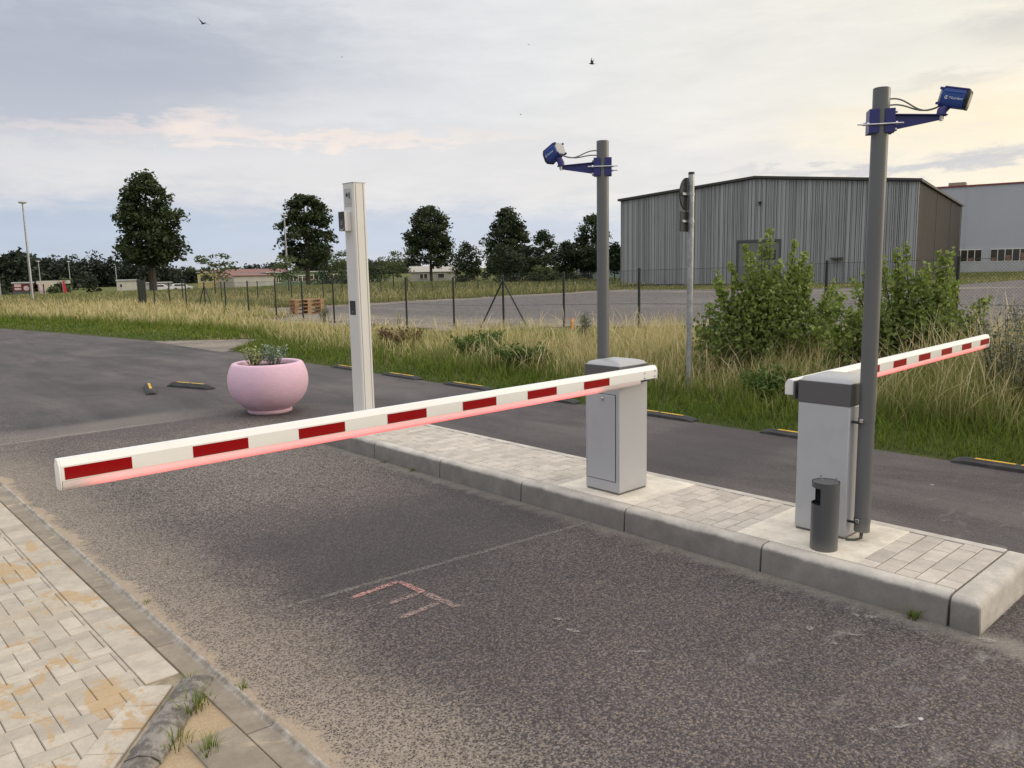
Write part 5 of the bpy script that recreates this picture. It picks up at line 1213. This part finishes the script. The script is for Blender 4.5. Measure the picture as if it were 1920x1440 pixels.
bird((47.4, 50.0, 14.2), .32, R(120), (R(20), R(30)), 'tiny bird speck above the conical trees', 5)

# ------------------------------------------------------------------ grass
def blades(name, m, x, y, z, h, w, tint, head=0., seed=0, bend=.35, seg=4):
    r = np.random.default_rng(seed); n = len(x); a = r.uniform(0, 2*np.pi, n); b = np.abs(r.normal(bend, bend*.6, n))*h
    ts = np.linspace(0, 1, seg+1)
    # blades face roughly any direction; width direction perpendicular to bend
    wx, wy = -np.sin(a+r.normal(0, .6, n)), np.cos(a+r.normal(0, .6, n))
    V = np.empty((n, (seg+1)*2, 3)); Hh = np.empty((n, (seg+1)*2))
    prof = np.array([.8, 1, .85, .6, .12]) if seg == 4 else np.linspace(1, .1, seg+1)
    hp = np.array([.55, .55, .5, 1.9, .3])
    for i, t in enumerate(ts):
        cx = x+np.cos(a)*b*t**2.2; cy = y+np.sin(a)*b*t**2.2; cz = z+h*(t-.18*(b/h)*t**3)
        pw = prof[i]*(1-head)+hp[i]*head if seg == 4 else prof[i]
        for s, q in ((-1, 0), (1, 1)):
            V[:, 2*i+q, 0] = cx+s*wx*w*.5*pw; V[:, 2*i+q, 1] = cy+s*wy*w*.5*pw; V[:, 2*i+q, 2] = cz
        Hh[:, 2*i:2*i+2] = t
    k = (seg+1)*2; base = (np.arange(n)*k)[:, None, None]
    q = np.array([[2*i, 2*i+1, 2*i+3, 2*i+2] for i in range(seg)])[None]
    Q = (base+q).reshape(-1, 4)
    return link(name, npmesh(name, V.reshape(-1, 3), Q, tint=np.repeat(np.clip(tint, 0, 1), k), hgt=Hh.ravel()), m)
th0 = HEAD
def wedge(n, d0, d1, a0=-38, a1=38, seed=0, power=1.0):
    r = np.random.default_rng(seed); a = th0+np.radians(r.uniform(a0, a1, n)); u = r.uniform(0, 1, n)
    d = d0*(d1/d0)**(u**power); return d*np.cos(a), d*np.sin(a), d, r
def edge_x(y): return np.interp(y, [-12, 20, 22.5, 26, 32, 38, 46, 56, 68, 78], [7.50, 7.50, 7.28, 6.8, 5.75, 4.3, 1.6, -3.9, -13.9, -26])
def in_drive(x, y): return (x > 7.2) & (x < 9.5) & (y > 17.3+(x-7.2)*1.2) & (y < 22-(x-7.2)*1.1)
def in_lot(x, y): return (x > 16.0-2.6*ss(12, 18, y)*(1-ss(29, 33, y))+.5*np.sin(y*.7)) & (((x < 43) & (y < 35.6)) | (y < 15-.12*(x-43)))
def in_hall(x, y):
    dx, dy = x-57.91, y-22.13; s = dx*-.2425+dy*.9702; d = dx*.9702+dy*.2425; return (s > -.3) & (s < 22.4) & (d > -.3)
# 1. short green verge near the road
x, y, d, r = wedge(245000, 7.6, 62, -58, 40, seed=21)
e = x-edge_x(y); wv = .75+.5*pn(x, y, 1.3, 3)+2.0*ss(15, 24, y)
k = (e > .035-.05*r.uniform(0, 1, len(x))) & (e < wv+.9) & (x < 13.2) & (y < 52) & ~in_drive(x, y) & (r.uniform(0, 1, len(x)) < np.clip(1.7-e/wv, .25, 1))
x, y, d, e, wv = x[k], y[k], d[k], e[k], wv[k]; r = np.random.default_rng(1)
h = (.07+.20*np.clip(e/wv, 0, 1.2))*r.uniform(.5, 1.5, len(x))
blades('verge_grass', G_short, x, y, gh(x, y)-.01, h, np.maximum(.0045, d/800*.55), .10+.5*pn(x, y, .8, 5)*r.uniform(0, 1, len(x)), 0, 22, .55)
tag(bpy.data.objects['verge_grass'], 'short green grass along the far road edge', 'grass', None, 'stuff')
# 2. tall seed grass on the verge
x, y, d, r = wedge(590000, 8.0, 60, -58, 40, seed=23)
e = x-edge_x(y); wv = .75+.6*pn(x, y, 1.3, 3)+2.6*ss(15, 24, y)
dens = np.clip((e-wv*.7)/.9, 0, 1)*(.55+.6*pn(x, y, 1.7, 8)); nb = np.minimum(np.hypot(x-10.3, y-5.9), np.hypot(x-10.4, y-4.1))
k = (e > .3) & (x < 12.2+1.3*pn(x, y, 1.6, 9)-1.3*ss(11, 16, y)+3.4*ss(25, 30, y)) & ~in_drive(x, y) & (y < 46) & (r.uniform(0, 1, len(x)) < dens*.80)
x, y, d, e, nb = x[k], y[k], d[k], e[k], nb[k]; r = np.random.default_rng(2); n = len(x)
pt = pn(x, y, 2.1, 11); straw = ss(.30, .62, pt)*.75+.30
straw = np.where((y > 5.5) & (y < 10.2), np.maximum(straw, .75+.2*pn(x, y, .9, 4)), straw); straw = np.where((y > 10.2) & (y < 15.5), straw*.55, straw); straw = np.where(y > 15.5, np.maximum(straw, .62), straw)
straw = np.where(nb < 1.6, straw*.75, straw); straw = np.where((e < 1.9) & (y < 16), straw*np.clip(.15+.45*e, 0, 1), straw)
h = (.36+.26*pn(x, y, 1.1, 12))*r.uniform(.55, 1.15, n)*np.clip(.45+e*.28, .4, 1); h = np.where((y > 4.5) & (y < 10.5), h*1.22, h); h = h*(1-.62*ss(11.3, 12.9, x)*(1-ss(24, 30, y)))*(1-.38*ss(13, 17, y)*ss(9.6, 11.4, x)*(1-ss(26, 31, y)))
h = np.where((y < 3.7) & (x > 8.3), h*(1.45+.5*pn(x, y, .7, 19)), h)
isst = r.uniform(0, 1, n) < straw*.52
tint = np.where(isst, r.uniform(.55, 1.0, n), r.uniform(0, .35, n))
w = np.maximum(.0034, d/800*.33)
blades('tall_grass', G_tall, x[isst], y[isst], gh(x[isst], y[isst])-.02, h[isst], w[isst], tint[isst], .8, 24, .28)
tag(bpy.data.objects['tall_grass'], 'tall dry straw coloured seed grass between road and fence', 'grass', None, 'stuff')
q = ~isst
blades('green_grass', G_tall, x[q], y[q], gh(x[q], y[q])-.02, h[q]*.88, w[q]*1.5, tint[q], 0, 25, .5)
tag(bpy.data.objects['green_grass'], 'tall green grass mixed into the dry verge', 'grass', None, 'stuff')
# long pale seed stalks standing clear of the rest
x, y, d, r = wedge(41000, 8.2, 44, -58, 40, seed=41)
e = x-edge_x(y); pt = pn(x, y, 1.4, 44)
k = (e > .9+1.6*ss(15, 24, y)) & (x < 12.6-1.2*ss(12, 16, y)+3.0*ss(25, 30, y)) & ~in_drive(x, y) & (y < 44) & (r.uniform(0, 1, len(x)) < .18+.9*pt*np.where((y > 10.5) & (y < 15.5), .55, 1))
x, y, d, e = x[k], y[k], d[k], e[k]; r = np.random.default_rng(5); n = len(x)
h = r.uniform(.42, .84, n)*np.clip(.55+.2*e, .5, 1)*np.where(y > 12, .78, 1)*np.where((y < 3.7), 1.5, 1)
blades('seed_stalks', G_seed, x, y, gh(x, y)-.02, h, np.maximum(.004, d/800*.38), r.uniform(.3, 1, n), .75, 42, .42, seg=4)
tag(bpy.data.objects['seed_stalks'], 'pale drooping seed stalks above the verge grass', 'grass', None, 'stuff')
# 3. meadow beyond
x, y, d, r = wedge(210000, 22, 190, seed=26, power=.9)
e = x-edge_x(np.minimum(y, 70)); pt = pn(x, y, 14, 15)
k = (e > .4) & ~in_lot(x, y) & ~in_hall(x, y) & ~in_drive(x, y) & ((x > 13.8) | (y > 40)) & (x < 100)
x, y, d, e, pt = x[k], y[k], d[k], e[k], pt[k]; r = np.random.default_rng(3); n = len(x)
band = np.where(y > 40, np.exp(-((d-50)/15)**2), .25); straw = np.clip(.20+.55*band*(x < 24+.15*y)+.35*(pt-.5)+.3*((y < 52) & (y > 37) & (x > 20)), 0.04, .92); straw = np.where((x > 14) & (y < 75), straw*.55, straw); straw = np.where(d > 75, straw*.4, straw)
isst = r.uniform(0, 1, n) < straw; tint = np.where(isst, r.uniform(.5, 1, n), r.uniform(0, .3, n))
h = (.26+.22*pn(x, y, 5, 16))*r.uniform(.6, 1.3, n); h = np.where((x > 43) & (y < 40), h*.3, h); h = np.where(e < 1.2, h*.45, h)
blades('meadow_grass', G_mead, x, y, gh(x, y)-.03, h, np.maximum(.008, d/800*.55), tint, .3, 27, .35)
tag(bpy.data.objects['meadow_grass'], 'rough meadow of green and straw coloured grass behind the fence', 'grass', None, 'stuff')
# yellow flowers and small tufts near the camera
def tuft(x, y, z, n, h, sp, seed, label, group='grass tufts in the pavement joints'):
    r = np.random.default_rng(seed); a = r.uniform(0, 6.28, n); q = sp*np.sqrt(r.uniform(0, 1, n))
    o = blades('grass_tuft', G_short, np.cos(a)*q, np.sin(a)*q, np.zeros(n)-.004, h*r.uniform(.4, 1.2, n), np.full(n, .0035), r.uniform(.0, .8, n), 0, seed, .6)
    o.location = (x, y, z); tag(o, label, 'grass tuft', group)
tuft(1.06, 3.13, 0, 70, .085, .05, 101, 'larger grass tuft in the sand beside the old kerb')
tuft(.93, 2.93, 0, 55, .06, .06, 102, 'grass tuft between old kerb and sand nearer the bottom edge')
tuft(1.00, 2.80, 0, 50, .06, .04, 103, 'grass tuft in the sand at the very bottom of the picture')
tuft(1.155, 3.36, 0, 30, .05, .03, 104, 'thin grass tuft at the pointed corner of the paved area')
tuft(1.14, 3.17, 0, 34, .04, .05, 105, 'flat grass tuft on the slab beside the gutter')
tuft(1.285, 3.14, 0, 26, .035, .02, 106, 'tiny grass tuft at the gutter edge of the road')
tuft(1.30, 4.38, 0, 24, .022, .022, 107, 'tiny flat weed at the gutter farther up the kerb')
tuft(3.965, 1.43, 0, 60, .075, .028, 108, 'small grass tuft growing at the foot of the island kerb')
tuft(3.97, 5.65, 0, 26, .05, .03, 109, 'thin grass tuft at the far kerb of the island under the boom')
tuft(3.97, 6.10, 0, 26, .045, .03, 110, 'thin grass tuft at the island kerb farther back')
